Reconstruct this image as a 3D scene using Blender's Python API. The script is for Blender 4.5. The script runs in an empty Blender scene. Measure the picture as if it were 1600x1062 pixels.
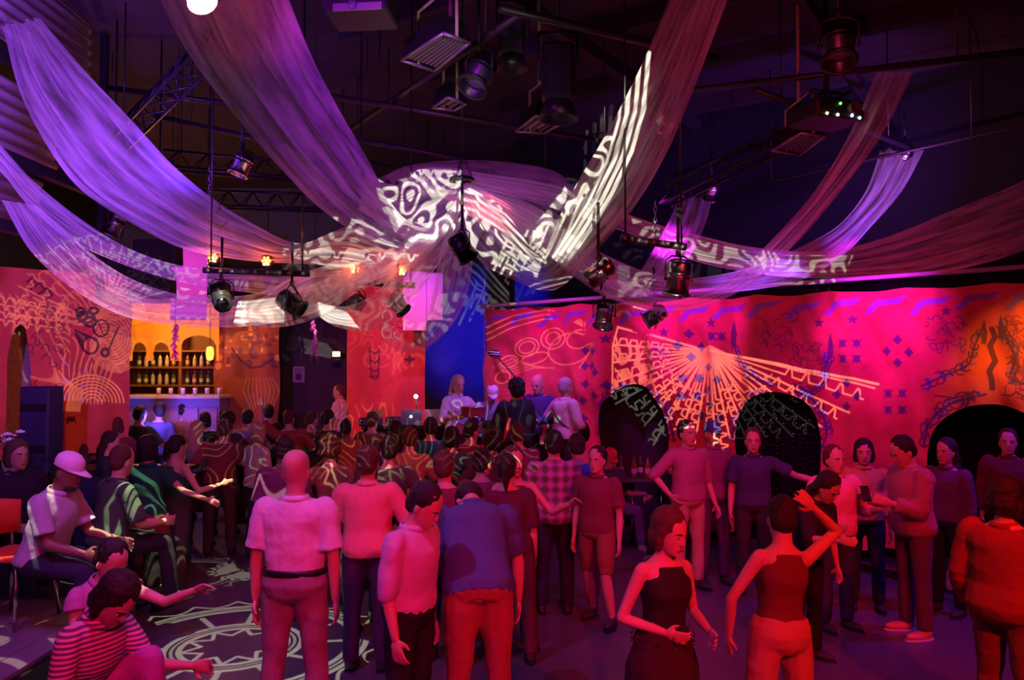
import bpy, bmesh, math, random
import numpy as np
from mathutils import Vector, Matrix, noise
R = math.radians
PI = math.pi
rnd = random.Random(7)
scene = bpy.context.scene
COL = scene.collection

# ------------------------------------------------------------------ camera, world, exposure
F = 1220.0
HORIZON = 570.0
EYE = 2.35
PITCH = math.atan((HORIZON - 531.0) / F)
cam_d = bpy.data.cameras.new('camera')
cam_d.sensor_width = 36.0
cam_d.lens = 36.0 * F / 1600.0
cam_d.clip_end = 100
cam = bpy.data.objects.new('camera', cam_d)
COL.objects.link(cam)
cam.location = (0, 0, EYE)
cam.rotation_euler = (PI / 2 + PITCH, 0, 0)
scene.camera = cam
scene.view_settings.view_transform = 'Standard'
scene.view_settings.look = 'None'
scene.view_settings.gamma = 1
scene.view_settings.use_curve_mapping = False
scene.view_settings.exposure = 0.0
scene.cycles.max_bounces = 6
scene.cycles.diffuse_bounces = 2
scene.cycles.glossy_bounces = 2
scene.cycles.transmission_bounces = 4
scene.cycles.transparent_max_bounces = 24
scene.cycles.sample_clamp_indirect = 3
scene.cycles.use_denoising = True
world = bpy.data.worlds.new('world')
scene.world = world
world.use_nodes = True
world.node_tree.nodes['Background'].inputs[0].default_value = (0.35, 0.08, 0.45, 1)
world.node_tree.nodes['Background'].inputs[1].default_value = 0.0035


def P(px, py, D):
    """the point of the room seen at a pixel of the 1600 x 1062 photograph, at distance D along the room"""
    u, v = (px - 800) / F, (531 - py) / F
    y = math.cos(PITCH) - v * math.sin(PITCH)
    z = math.sin(PITCH) + v * math.cos(PITCH)
    return Vector((u / y * D, D, EYE + z / y * D))


def spot(name, loc, target, color, energy, angle, blend=0.6, size=0.05):
    L = bpy.data.lights.new(name, 'SPOT')
    L.color = color
    L.energy = energy
    L.spot_size = R(angle)
    L.spot_blend = blend
    L.shadow_soft_size = size
    o = bpy.data.objects.new(name, L)
    COL.objects.link(o)
    o.location = loc
    o.rotation_euler = (Vector(target) - Vector(loc)).to_track_quat('-Z', 'Y').to_euler()
    return o


RED = (1.0, 0.012, 0.010)
MAG = (1.0, 0.015, 1.15)
PUR = (0.36, 0.07, 1.0)
VIO = (0.55, 0.12, 1.0)
BLU = (0.02, 0.015, 1.0)
AMB = (1.0, 0.30, 0.02)

# coloured stage lights, plus unseen fill spots added to lift dark parts
spot('stage_or_fill_light', (3.0, -0.6, 4.6), (1.35, 5.0, 0.5), RED, 1500, 54, 0.8, 0.10)
spot('stage_or_fill_light', (-0.2, -0.9, 4.4), (-0.75, 5.3, 0.7), (1, .012, .28), 640, 50, 0.9, 0.10)
spot('stage_or_fill_light', (0.4, 1.0, 3.8), (-3.0, 4.6, 1.0), RED, 300, 42, 0.9, 0.08)
spot('stage_or_fill_light', (2.2, 2.6, 5.2), (3.5, 7.0, 0.5), (1, 0.012, 0.03), 520, 60, 1.0, 0.10)
spot('stage_or_fill_light', (-1.9, 3.6, 4.9), (-1.3, 5.3, 1.2), VIO, 300, 80, 1.0, 0.05)
spot('stage_or_fill_light', (-3.0, 3.2, 4.6), (-3.9, 5.3, 1.0), VIO, 300, 70, 1.0, 0.05)
spot('stage_or_fill_light', (-3.3, 3.9, 2.9), (-4.7, 8.2, 4.2), PUR, 780, 85, 1.0, 0.05)
spot('stage_or_fill_light', (-2.6, 5.0, 3.6), (-4.7, 7.4, 5.3), PUR, 520, 80, 1.0, 0.05)  # added violet fill without a fixture, lifts the corrugated sheets
spot('stage_or_fill_light', (-1.1, 3.2, 4.2), (-0.9, 6.0, 4.4), (0.52, 0.01, 1.0), 380, 50, 1.0, 0.05)
spot('stage_or_fill_light', (0.9, 2.2, 2.9), (2.6, 7.2, 4.2), (1, 0.04, 0.13), 240, 70, 1.0, 0.05)
spot('stage_or_fill_light', (-0.9, 3.6, 3.4), (-1.9, 5.4, 5.0), (1, .01, .05), 90, 30, 1.0, 0.03)
spot('stage_or_fill_light', (-2.2, 5.2, 2.9), (-1.9, 7.0, 3.3), (1, 0.06, 0.12), 26, 90, 1.0, 0.05)
spot('stage_or_fill_light', (4.4, 7.2, 3.4), (4.1, 9.2, 4.6), PUR, 520, 70, 1.0, 0.05)
spot('stage_or_fill_light', (2.8, 7.0, 2.7), (2.2, 9.6, 4.1), PUR, 300, 50, 1.0, 0.05)
spot('stage_or_fill_light', (0.6, 9.9, 4.2), (-0.4, 15.2, 3.3), BLU, 5200, 26, 1.0, 0.05)
spot('stage_or_fill_light', (1.2, 8.9, 4.9), (-0.3, 11.1, 1.6), (0.35, 0.14, 1.0), 420, 48, 1.0, 0.05)
spot('stage_or_fill_light', (-0.2, 9.6, 4.4), (0.6, 11.7, 2.2), MAG, 250, 60, 1.0, 0.05)
spot('stage_or_fill_light', (1.5, 8.6, 4.4), (2.35, 10.4, 3.0), MAG, 520, 44, 1.0, 0.05)
spot('stage_or_fill_light', (3.2, 7.4, 4.2), (4.3, 9.1, 2.9), MAG, 500, 42, 1.0, 0.05)
spot('stage_or_fill_light', (1.5, 5.5, 4.6), (3.4, 9.6, 1.7), (1, 0.02, 0.16), 130, 85, 1.0, 0.05)
spot('stage_or_fill_light', (2.4, 6.4, 3.0), (3.9, 9.4, 1.9), MAG, 100, 50, 1.0, 0.05)
spot('stage_or_fill_light', (5.0, 7.3, 3.3), (5.45, 8.25, 2.4), (1, 0.33, 0.02), 110, 62, 1.0, 0.05)
spot('stage_or_fill_light', (5.6, 6.6, 4.3), (4.4, 7.2, 0.0), (0.17, 0.03, 1.0), 330, 70, 1.0, 0.05)
spot('stage_or_fill_light', (2.0, 5.5, 5.0), (1.6, 8.6, 0.0), (0.25, 0.04, 1.0), 170, 70, 1.0, 0.05)
spot('stage_or_fill_light', (-3.4, 5.8, 2.9), (-5.4, 9.9, 2.5), (1, 0.12, 0.06), 200, 60, 1.0, 0.05)
spot('stage_or_fill_light', (-2.0, 8.6, 3.9), (-2.0, 12.8, 2.5), (1, 0.07, 0.07), 430, 46, 1.0, 0.05)
spot('stage_or_fill_light', (0.0, 7.6, 4.2), (-2.4, 9.4, 1.2), (1, 0.16, 0.22), 60, 90, 1.0, 0.05)


spot('stage_or_fill_light', (-2.9, 6.3, 3.7), (-3.1, 9.2, 6.2), (.12, .03, 1), 220, 60, 1.0, 0.05)
spot('stage_or_fill_light', (3.6, 6.6, 3.9), (5.4, 9.8, 5.2), (1, .25, .45), 160, 60, 1.0, 0.05)  # added warm-pink fill without a fixture, brings out the pale beam

# ------------------------------------------------------------------ small drawing kit for slides and printed cloth
class Draw:
    def __init__(self, w, h, bg=0.0):
        self.w, self.h = w, h
        self.a = np.full((h, w), bg, np.float32)          # row 0 at the bottom

    def seg(self, p, q, wd, val=1.0):
        r = wd / 2 + 1.5
        x0, x1 = int(max(0, min(p[0], q[0]) - r)), int(min(self.w, max(p[0], q[0]) + r + 1))
        y0, y1 = int(max(0, min(p[1], q[1]) - r)), int(min(self.h, max(p[1], q[1]) + r + 1))
        if x1 <= x0 or y1 <= y0:
            return
        X, Y = np.meshgrid(np.arange(x0, x1, dtype=np.float32), np.arange(y0, y1, dtype=np.float32))
        dx, dy = q[0] - p[0], q[1] - p[1]
        L = dx * dx + dy * dy + 1e-6
        t = np.clip(((X - p[0]) * dx + (Y - p[1]) * dy) / L, 0, 1)
        d = np.hypot(X - p[0] - t * dx, Y - p[1] - t * dy)
        m = np.clip(wd / 2 + 0.7 - d, 0, 1) * val
        s = self.a[y0:y1, x0:x1]
        np.maximum(s, m, out=s)

    def line(self, pts, wd, val=1.0, close=False):
        pts = list(pts)
        if close:
            pts.append(pts[0])
        for i in range(len(pts) - 1):
            self.seg(pts[i], pts[i + 1], wd, val)

    def mask(self, pts):
        xs = [p[0] for p in pts]
        ys = [p[1] for p in pts]
        x0, x1 = int(max(0, min(xs))), int(min(self.w, max(xs) + 1))
        y0, y1 = int(max(0, min(ys))), int(min(self.h, max(ys) + 1))
        if x1 <= x0 or y1 <= y0:
            return None
        X, Y = np.meshgrid(np.arange(x0, x1) + 0.01, np.arange(y0, y1) + 0.01)
        m = np.zeros(X.shape, bool)
        n = len(pts)
        for i in range(n):
            ax, ay = pts[i]
            bx, by = pts[(i + 1) % n]
            if abs(ay - by) < 1e-9:
                continue
            c = ((ay > Y) != (by > Y)) & (X < (bx - ax) * (Y - ay) / (by - ay) + ax)
            m ^= c
        return (slice(y0, y1), slice(x0, x1)), m

    def erase(self, pts):
        r = self.mask(pts)
        if r is not None:
            self.a[r[0]][r[1]] = 0

    def fill(self, pts, val=1.0, pattern=None):
        r = self.mask(pts)
        if r is None:
            return
        sl, m = r
        s = self.a[sl]
        v = np.full(s.shape, val, np.float32) if pattern is None else pattern[sl] * val
        s[m] = np.maximum(s[m], v[m])


def smooth_noise(w, h, cell, seed):
    rs = np.random.RandomState(seed)
    gw, gh = int(w / cell) + 3, int(h / cell) + 3
    ang = rs.rand(gh, gw) * 2 * np.pi
    gx, gy = np.cos(ang), np.sin(ang)
    x = np.arange(w) / cell
    y = np.arange(h) / cell
    xi, yi = x.astype(int), y.astype(int)
    xf, yf = (x - xi)[None, :], (y - yi)[:, None]
    fx, fy = xf ** 3 * (xf * (xf * 6 - 15) + 10), yf ** 3 * (yf * (yf * 6 - 15) + 10)

    def c(dy, dx):
        g1 = gx[np.ix_(yi + dy, xi + dx)]
        g2 = gy[np.ix_(yi + dy, xi + dx)]
        return g1 * (xf - dx) + g2 * (yf - dy)
    a = c(0, 0) * (1 - fx) + c(0, 1) * fx
    b = c(1, 0) * (1 - fx) + c(1, 1) * fx
    return (a * (1 - fy) + b * fy).astype(np.float32)


def to_image(name, rgb):
    h, w = rgb.shape[:2]
    im = bpy.data.images.new(name, w, h)
    a = np.ones((h, w, 4), np.float32)
    a[..., :3] = np.clip(rgb, 0, 1) ** (1 / 2.2)          # stored in sRGB
    im.pixels.foreach_set(a.ravel())
    im.pack()
    return im


def slide_light(name, loc, rot, img, scale, aspect, color, energy, angle, off=(0.5, 0.5)):
    """a projector: a spot light that shines through a slide; scale = slide widths per unit tangent"""
    L = bpy.data.lights.new(name, 'SPOT')
    L.energy = energy
    L.spot_size = R(angle)
    L.spot_blend = 0.05
    L.shadow_soft_size = 0.004
    o = bpy.data.objects.new(name, L)
    COL.objects.link(o)
    o.location = loc
    o.rotation_euler = rot
    L.use_nodes = True
    n = L.node_tree
    em = n.nodes['Emission']
    tc = n.nodes.new('ShaderNodeTexCoord')
    sx = n.nodes.new('ShaderNodeSeparateXYZ')
    n.links.new(tc.outputs['Normal'], sx.inputs[0])

    def M(op, x, y):
        m = n.nodes.new('ShaderNodeMath')
        m.operation = op
        for i, v in enumerate((x, y)):
            if isinstance(v, (int, float)):
                m.inputs[i].default_value = v
            else:
                n.links.new(v, m.inputs[i])
        return m.outputs[0]
    az = M('ABSOLUTE', sx.outputs[2], 0)
    u = M('ADD', M('MULTIPLY', M('DIVIDE', sx.outputs[0], az), scale), off[0])
    v = M('ADD', M('MULTIPLY', M('DIVIDE', sx.outputs[1], az), scale * aspect), off[1])
    cb = n.nodes.new('ShaderNodeCombineXYZ')
    n.links.new(u, cb.inputs[0])
    n.links.new(v, cb.inputs[1])
    it = n.nodes.new('ShaderNodeTexImage')
    it.image = img
    it.extension = 'CLIP'
    n.links.new(cb.outputs[0], it.inputs[0])
    mx = n.nodes.new('ShaderNodeVectorMath')
    mx.operation = 'MULTIPLY'
    n.links.new(it.outputs[0], mx.inputs[0])
    mx.inputs[1].default_value = color
    n.links.new(mx.outputs[0], em.inputs[0])
    return o


# ---- slide of the main projector (hung above and beside the camera)
PROJ = Vector((0.45, -0.35, 2.95))
SW, SH, SPX = 2500, 1700, 1560.0
PR = Matrix.Rotation(PI / 2 + PITCH, 3, 'X')


def S(px, py, D):
    l = PR.transposed() @ (P(px, py, D) - PROJ)
    return (l.x / -l.z * SPX + SW / 2, l.y / -l.z * SPX + SH / 2)


def SS(pts, D):
    return [S(p[0], p[1], D) for p in pts]


def arc(cx, cy, rx, ry, a0, a1, n=24, rot=0.0):
    o = []
    for i in range(n + 1):
        a = R(a0 + (a1 - a0) * i / n)
        x, y = rx * math.cos(a), ry * math.sin(a)
        o.append((cx + x * math.cos(rot) - y * math.sin(rot), cy + x * math.sin(rot) + y * math.cos(rot)))
    return o


def spiky(p, q, n, h, side=1):
    """a line with small heartbeat peaks along it"""
    v = Vector((q[0] - p[0], q[1] - p[1]))
    L = v.length
    d = v / max(L, 1e-6)
    nn = Vector((-d.y, d.x)) * side
    pts = [p]
    for i in range(n):
        t = (i + 0.6) / n * L
        a = L / n * 0.22
        for tt, hh in ((t - a, 0), (t - a * 0.3, h), (t + a * 0.3, h * 0.9), (t + a, 0)):
            w = Vector(p) + d * tt + nn * hh
            pts.append((w.x, w.y))
    pts.append(q)
    return pts


sl = Draw(SW, SH)
nz = smooth_noise(SW, SH, 62, 3) + 0.35 * smooth_noise(SW, SH, 33, 5)
laby = np.clip((np.sin(nz * 2 * np.pi * 3.3) + 0.05) * 4.0, 0, 1)
nz2 = smooth_noise(SW, SH, 150, 11)
thin = np.clip((np.sin(nz2 * 2 * np.pi * 9) - 0.75) * 5.0, 0, 1)
thin2 = np.clip((np.sin(smooth_noise(SW, SH, 120, 44) * 2 * np.pi * 9) - 0.45) * 3, 0, 1)
HB = 6.9
# swirling ornament over the middle of the drapes
sl.fill(SS([(588, 275), (650, 258), (722, 262), (722, 340), (700, 372), (640, 385), (625, 372), (598, 320)], HB), 1.0, laby)
sl.fill(SS([(722, 285), (780, 312), (830, 372), (850, 392), (835, 440), (760, 412), (735, 380), (718, 300)], HB), 0.95, laby)
sl.fill(SS([(440, 392), (462, 372), (490, 345), (560, 352), (640, 392), (600, 410), (520, 412)], HB), 0.55, laby)
sl.fill(SS([(985, 130), (978, 180), (955, 250), (905, 320), (845, 372), (850, 330), (905, 260), (950, 170)], 5.9), 1.0, laby)
edge = [(1003, 98), (1001, 175), (986, 238), (958, 300), (928, 350), (908, 378)]
sl.erase(SS(edge + [(p[0] - 37, p[1] + 16) for p in reversed(edge)], 5.9))
for o1, wd in ((0, 7.5), (14, 7.5), (28, 7.5), (40, 5)):
    sl.line(SS([(p[0] - o1 * .92, p[1] + o1 * (.9 if k == 0 else .35)) for k, p in enumerate(edge)], 5.9), wd)
for k in range(7):
    a = (905 - k * 17, 318 + k * 6)
    sl.line(SS([a, (a[0] - 18, a[1] + 44), (a[0] - 34, a[1] + 78)], 6.2), 4.5, 0.8)
sl.erase(SS([(724, 290), (780, 318), (850, 392), (842, 425), (800, 385), (760, 345), (722, 322)], HB))
for k in range(3):
    sl.line(SS([(724, 296 + k * 13), (745, 300 + k * 14), (750, 312 + k * 12), (790, 336 + k * 14), (820, 372 + k * 12), (846, 402 + k * 8)], HB), 5, 1.0)
sl.line(SS(spiky((445, 388), (650, 402), 9, 9), 7.2), 4, 0.7)
sl.line(SS(spiky((650, 266), (720, 272), 5, 7), 7.3), 4, 0.9)
# right of the middle: warm swirls on the low swag
sl.fill(SS([(985, 342), (1075, 372), (1200, 400), (1330, 402), (1318, 430), (1190, 425), (1080, 405), (990, 365)], 7.8), 0.42, laby)
sl.fill(SS([(975, 440), (990, 415), (1035, 425), (1028, 450), (985, 456)], 8.5), 0.4, laby)
sl.fill(SS([(960, 400), (1010, 430), (1060, 470), (960, 470)], 8.0), 0.12, laby)
# left of the middle: lower swags
sl.fill(SS([(375, 478), (440, 470), (440, 512), (372, 510)], 7.5), 0.9, np.clip(laby * 0.4 + 0.6, 0, 1))
sl.fill(SS([(492, 478), (540, 490), (560, 516), (500, 505)], 7.4), 1.2, np.clip(laby * 0.2 + 0.8, 0, 1))
sl.fill(SS([(195, 385), (300, 418), (380, 430), (390, 452), (280, 436), (200, 408)], 7.8), 0.25, laby)
sl.fill(SS([(330, 470), (480, 400), (680, 420), (640, 520), (560, 520), (350, 515)], 7.4), 0.07, laby)
sl.fill(SS([(640, 470), (715, 460), (700, 520), (640, 545)], 7.3), 0.13, laby)
fan = (165, 484)
for k in range(17):
    a = R(182 + k * 10.2)
    L = 95 + 50 * abs(math.cos(a))
    q = (fan[0] + math.cos(a) * L, fan[1] + math.sin(a) * L)
    sl.line(SS([fan, q] if k % 3 else spiky(fan, q, 7, 5), 7.9), 2.4, 0.30)
for r_ in (60, 85, 110):
    pa = arc(fan[0], fan[1], r_ * 1.2, r_, 190, 340, 18)
    for i in range(len(pa) - 1):
        sl.line(SS(spiky(pa[i], pa[i + 1], 1, 8), 7.9), 2.2, 0.28)
sl.line(SS(spiky((170, 488), (330, 500), 10, 6), 7.9), 2.5, 0.3)


def wall_depth(px, py=570):
    u = (px - 800) / F
    return 11.98 / (1 + 0.684 * u)


def SW_(pts):
    return [S(p[0], p[1], wall_depth(p[0])) for p in pts]


# the ray fan on the painted cloth
c0 = (1108, 548)
top_l, top_r = (965, 511), (1372, 600)
sl.line(SW_([top_l, c0]), 4.0, 0.85)
sl.line(SW_([c0, top_r]), 4.5, 0.95)
for k in range(34):
    a = R(13 + k * (181.0 / 34) + rnd.uniform(-1, 1))
    L = 265 - 118 * min(1, k / 9.0) if k < 10 else 150 + 18 * math.sin(k)
    if k > 27:
        L = 150
    q = (c0[0] + math.cos(a) * L, c0[1] + math.sin(a) * L)
    p0 = (c0[0] + math.cos(a) * 16, c0[1] + math.sin(a) * 12)
    if k % 2 == 0:
        sl.line(SW_([p0, q]), 3.4, 0.8)
    else:
        m0 = (c0[0] + math.cos(a) * L * .45, c0[1] + math.sin(a) * L * .45)
        sl.line(SW_([p0, m0]), 3.0, 0.7)
        sl.line(SW_(spiky(m0, q, 5, 6 + L * 0.03, -1)), 3.0, 0.75)
for r_, h_ in ((70, 5), (105, 8), (150, 10)):
    pa = arc(c0[0], c0[1], r_, r_ * 0.95, 22, 192, 22)
    for i in range(0, len(pa) - 1, 2):
        sl.line(SW_(spiky(pa[i], pa[i + 1], 1, h_)), 2.6, 0.6)
sl.fill(SW_([(1085, 545), (1108, 540), (1135, 551), (1132, 562), (1100, 560)]), 0.6)
sl.fill(SW_([(960, 530), (1015, 545), (1010, 600), (958, 610)]), 0.55, laby * (1 - 0.0))
sl.line(SW_([(965, 511), (957, 540), (956, 615)]), 3, 0.7)
# rings and spirals on the cloth behind the band
for k in range(3):
    sl.line(SW_([(760, 532 - k * 10), (800, 512 - k * 9), (850, 498 - k * 7), (890, 500 - k * 5), (920, 515 - k * 3)]), 2.4, 0.42)
for cx, cy, r1, r2 in ((823, 543, 13, 9), (823, 543, 19, 14), (864, 529, 11, 10), (864, 529, 19, 16), (835, 560, 22, 8), (795, 565, 14, 9), (905, 530, 20, 14), (890, 545, 34, 24), (785, 590, 12, 9)):
    sl.line(SW_(arc(cx, cy, r1, r2, 0, 360, 20, -0.3)), 2.3, 0.42)
for k in range(6):
    sl.line(SW_([(770 + k * 6, 575 + k * 2), (800 + k * 7, 560 + k * 3), (835 + k * 6, 575)]), 2.0, 0.3)
sl.line(SW_([(895, 500), (928, 520), (925, 545), (905, 575)]), 2.4, 0.35)
# map-like contour rings and heartbeat lines on the left cloth
for k in range(9):
    sl.line(SS(arc(170, 520, 8 + k * 5, 6 + k * 5, 190, 420, 20, 0.3), 9.8), 2.1, 0.34)
    sl.line(SS(arc(178, 545, 6 + k * 4, 5 + k * 3.4, 0, 360, 20, 0.5), 10.1), 2.0, 0.3)
for k in range(8):
    sl.line(SS(arc(145, 625, 8 + k * 6, 6 + k * 5, 180, 360, 18), 9.9), 2.4, 0.4)
    sl.line(SS([(92 + k * 2, 578 + k * 3), (110 + k * 3, 600 + k), (104 + k * 3, 640)], 9.7), 2.2, 0.34)
    sl.line(SS([(118 + k * 9, 565), (112 + k * 8, 600), (118 + k * 6, 628)], 9.8), 2.2, 0.3)
sl.fill(SS([(25, 470), (90, 465), (92, 600), (45, 600)], 9.3), 0.14, thin)
sl.fill(SS([(85, 470), (112, 470), (110, 600), (88, 600)], 9.6), 0.2, np.clip(thin + thin2, 0, 1))
sl.fill(SS([(112, 478), (205, 490), (200, 575), (165, 590), (115, 585)], 9.9), 0.2, thin2)
sl.fill(SS([(0, 455), (60, 460), (85, 480), (20, 520)], 9.2), 0.15, thin2)
for k in range(4):
    sl.line(SS(spiky((0, 462 + k * 12), (100, 476 + k * 11), 6, 8), 9.3), 2.2, 0.36)
# pale loops on the cloths at the back and fine swirls over the crowd
for k in range(9):
    sl.line(SS(arc(575 + (k % 3) * 22, 520 + (k // 3) * 22, 7 + k % 3 * 3, 5 + k % 4 * 2, 0, 300, 14, k), 13.2), 2.2, 0.22)
    sl.line(SS([(385 + k * 5, 590), (380 + k * 7, 610), (392 + k * 4, 640)], 13.2), 2.5, 0.25)
cr = Draw(SW, SH)
cr.fill(SS([(300, 650), (520, 615), (760, 600), (890, 640), (820, 760), (560, 770), (330, 760)], 9.5), 1.0)
crowd_mask = cr.a * np.clip((smooth_noise(SW, SH, 220, 21) + 0.25) * 2, 0, 1)
swirl = np.clip((np.sin((smooth_noise(SW, SH, 60, 17)) * 2 * np.pi * 5) - 0.82) * 7, 0, 1)
lum = sl.a
warm = smooth_noise(SW, SH, 160, 31)[..., None]
rgb = np.stack([lum, lum * 0.97, lum * 0.80], -1)
cc = np.clip(0.5 + warm * 1.6, 0, 1) * np.array([0.95, 0.55, 0.25], np.float32) + np.clip(0.5 - warm * 1.6, 0, 1) * np.array([0.25, 0.75, 0.55], np.float32)
rgb = rgb + (swirl * crowd_mask * 0.50)[..., None] * cc
slide = to_image('projector_slide', np.clip(rgb, 0, 1))
slide_light('projector_beam', PROJ, (PI / 2 + PITCH, 0, 0), slide, SPX / SW, SW / SH, (1, 1, 0.92), 9500, 92)

# ---- slide of the downward projector: cog wheels on the dance floor
GW = 1400
gp = Draw(GW, GW)
GC = Vector((-2.45, 7.2))
GH = 4.7
GS = 1400 / 6.0          # slide pixels per metre on the floor


def G(x, y):
    return ((x - GC.x) * GS + GW / 2, (y - GC.y) * GS + GW / 2)


def ring(c, r, w, val=1.0, a0=0, a1=360):
    gp.line([G(*p) for p in arc(c[0], c[1], r, r, a0, a1, 64)], w * GS, val)


def cog(c, r, n, h, w, val=1.0, a0=0, a1=360):
    for k in range(n):
        a = a0 + (a1 - a0) * k / n
        b = a0 + (a1 - a0) * (k + 1) / n
        m = (a + b) / 2
        pts = []
        for t in range(9):
            ang = R(a + (b - a) * t / 8)
            rr = r + h * abs(2 * t / 8 - 1) ** 1.8
            pts.append(G(c[0] + rr * math.cos(ang), c[1] + rr * math.sin(ang)))
        gp.line(pts, w * GS, val)


g1 = (-2.33, 6.62)
ring(g1, 0.55, 0.05); ring(g1, 0.49, 0.025, 0.8); ring(g1, 0.43, 0.05)
star = []
for k in range(20):
    a = R(k * 18 + 6)
    rr = 0.42 if k % 2 else 0.27
    star.append(G(g1[0] + rr * math.cos(a), g1[1] + rr * math.sin(a)))
gp.line(star, 0.035 * GS, 1.0, True)
for k in range(12):
    a = R(k * 30 + 8)
    gp.line([G(g1[0] + 0.56 * math.cos(a), g1[1] + 0.56 * math.sin(a)), G(g1[0] + .88 * math.cos(a), g1[1] + .88 * math.sin(a))], 0.05 * GS, 0.9)
ring(g1, 0.97, 0.05); ring(g1, 1.03, 0.03, 0.8); ring(g1, 1.09, 0.05)
cog(g1, 1.14, 20, 0.14, 0.03)
g2 = (-2.98, 9.1)
for rr in np.arange(0.17, 0.40, 0.025):
    ring(g2, rr, 0.03, 0.9)
cog(g2, 0.43, 22, 0.07, 0.03)
ring((-3.75, 8.8), 0.62, 0.04, 0.6); ring((-3.75, 8.8), 0.7, 0.025, 0.5); cog((-3.75, 8.8), 0.76, 26, 0.09, 0.025, 0.6)
ring((-4.6, 8.9), 0.45, 0.03, 0.5)
ring((-1.0, 8.4), 0.5, 0.03, 0.4); cog((-1.0, 8.4), 0.55, 18, 0.1, 0.025, 0.4)
ring((-0.7, 9.6), 0.7, 0.03, 0.35)
gimg = to_image('floor_slide', np.stack([gp.a, gp.a * 0.97, gp.a * 0.72], -1))
GP = Vector((-2.3, 5.5))
slide_light('projector_beam', (GP.x, GP.y, GH), (0, 0, 0), gimg, GH / 6.0, 1.0, (1, 1, 0.9), 2300, 86, (0.5 + (GP.x - GC.x) / 6, 0.5 + (GP.y - GC.y) / 6))

# ---- slide for the timber ramp in the left corner
tp = Draw(600, 600)
tn = smooth_noise(600, 600, 190, 8)
tp.a = np.clip((np.sin(tn * 2 * np.pi * 5 + np.arange(600)[None, :] * 0.004) - 0.55) * 5, 0, 1).astype(np.float32)
timg = to_image('ramp_slide', np.stack([tp.a, tp.a * 0.9, tp.a * 0.62], -1))
slide_light('projector_beam', (-3.6, 4.6, 4.9), (R(-4), 0, 0), timg, 1.3, 1.0, (1, 1, 1), 900, 44)


# ------------------------------------------------------------------ materials
MATS = {}


def mat(name, color, rough=0.6, metal=0.0, spec=0.4, vary=0.08, bump=0.0, bscale=40.0, emit=None, estr=0.0, coat=0.0):
    if name in MATS:
        return MATS[name]
    m = bpy.data.materials.new(name)
    m.use_nodes = True
    n = m.node_tree
    b = n.nodes['Principled BSDF']
    b.inputs['Roughness'].default_value = rough
    b.inputs['Metallic'].default_value = metal
    b.inputs['Specular IOR Level'].default_value = spec
    b.inputs['Coat Weight'].default_value = coat
    if emit:
        b.inputs['Emission Color'].default_value = (*emit, 1)
        b.inputs['Emission Strength'].default_value = estr
    tc = n.nodes.new('ShaderNodeTexCoord')
    no = n.nodes.new('ShaderNodeTexNoise')
    no.inputs['Scale'].default_value = bscale
    no.inputs['Detail'].default_value = 3
    n.links.new(tc.outputs['Object'], no.inputs['Vector'])
    mx = n.nodes.new('ShaderNodeMix')
    mx.data_type = 'RGBA'
    mx.inputs['A'].default_value = (*[min(1, c * (1 + vary)) for c in color], 1)
    mx.inputs['B'].default_value = (*[c * (1 - vary) for c in color], 1)
    n.links.new(no.outputs['Fac'], mx.inputs['Factor'])
    n.links.new(mx.outputs['Result'], b.inputs['Base Color'])
    if bump > 0:
        bp = n.nodes.new('ShaderNodeBump')
        bp.inputs['Strength'].default_value = bump
        bp.inputs['Distance'].default_value = 0.02
        n.links.new(no.outputs['Fac'], bp.inputs['Height'])
        n.links.new(bp.outputs['Normal'], b.inputs['Normal'])
    MATS[name] = m
    return m


def sheer_mat(name, color, cover):
    m = bpy.data.materials.new(name)
    m.use_nodes = True
    n = m.node_tree
    n.nodes.clear()
    out = n.nodes.new('ShaderNodeOutputMaterial')
    tr = n.nodes.new('ShaderNodeBsdfTransparent')
    df = n.nodes.new('ShaderNodeBsdfDiffuse')
    tl = n.nodes.new('ShaderNodeBsdfTranslucent')
    for q in (df, tl):
        q.inputs['Color'].default_value = (*color, 1)
    m1 = n.nodes.new('ShaderNodeMixShader')
    m1.inputs[0].default_value = 0.42
    n.links.new(df.outputs[0], m1.inputs[1])
    n.links.new(tl.outputs[0], m1.inputs[2])
    m2 = n.nodes.new('ShaderNodeMixShader')
    uv = n.nodes.new('ShaderNodeUVMap')
    mp = n.nodes.new('ShaderNodeMapping')
    mp.inputs['Scale'].default_value = (1.2, 9.0, 1)
    no = n.nodes.new('ShaderNodeTexNoise')
    no.inputs['Scale'].default_value = 1.6
    no.inputs['Detail'].default_value = 4
    n.links.new(uv.outputs[0], mp.inputs['Vector'])
    n.links.new(mp.outputs[0], no.inputs['Vector'])
    rg = n.nodes.new('ShaderNodeMapRange')
    rg.inputs['From Min'].default_value = 0.32
    rg.inputs['From Max'].default_value = 0.68
    rg.inputs['To Min'].default_value = cover - 0.18
    rg.inputs['To Max'].default_value = cover + 0.24
    n.links.new(no.outputs['Fac'], rg.inputs['Value'])
    n.links.new(rg.outputs[0], m2.inputs[0])
    n.links.new(tr.outputs[0], m2.inputs[1])
    n.links.new(m1.outputs[0], m2.inputs[2])
    n.links.new(m2.outputs[0], out.inputs[0])
    return m


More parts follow.
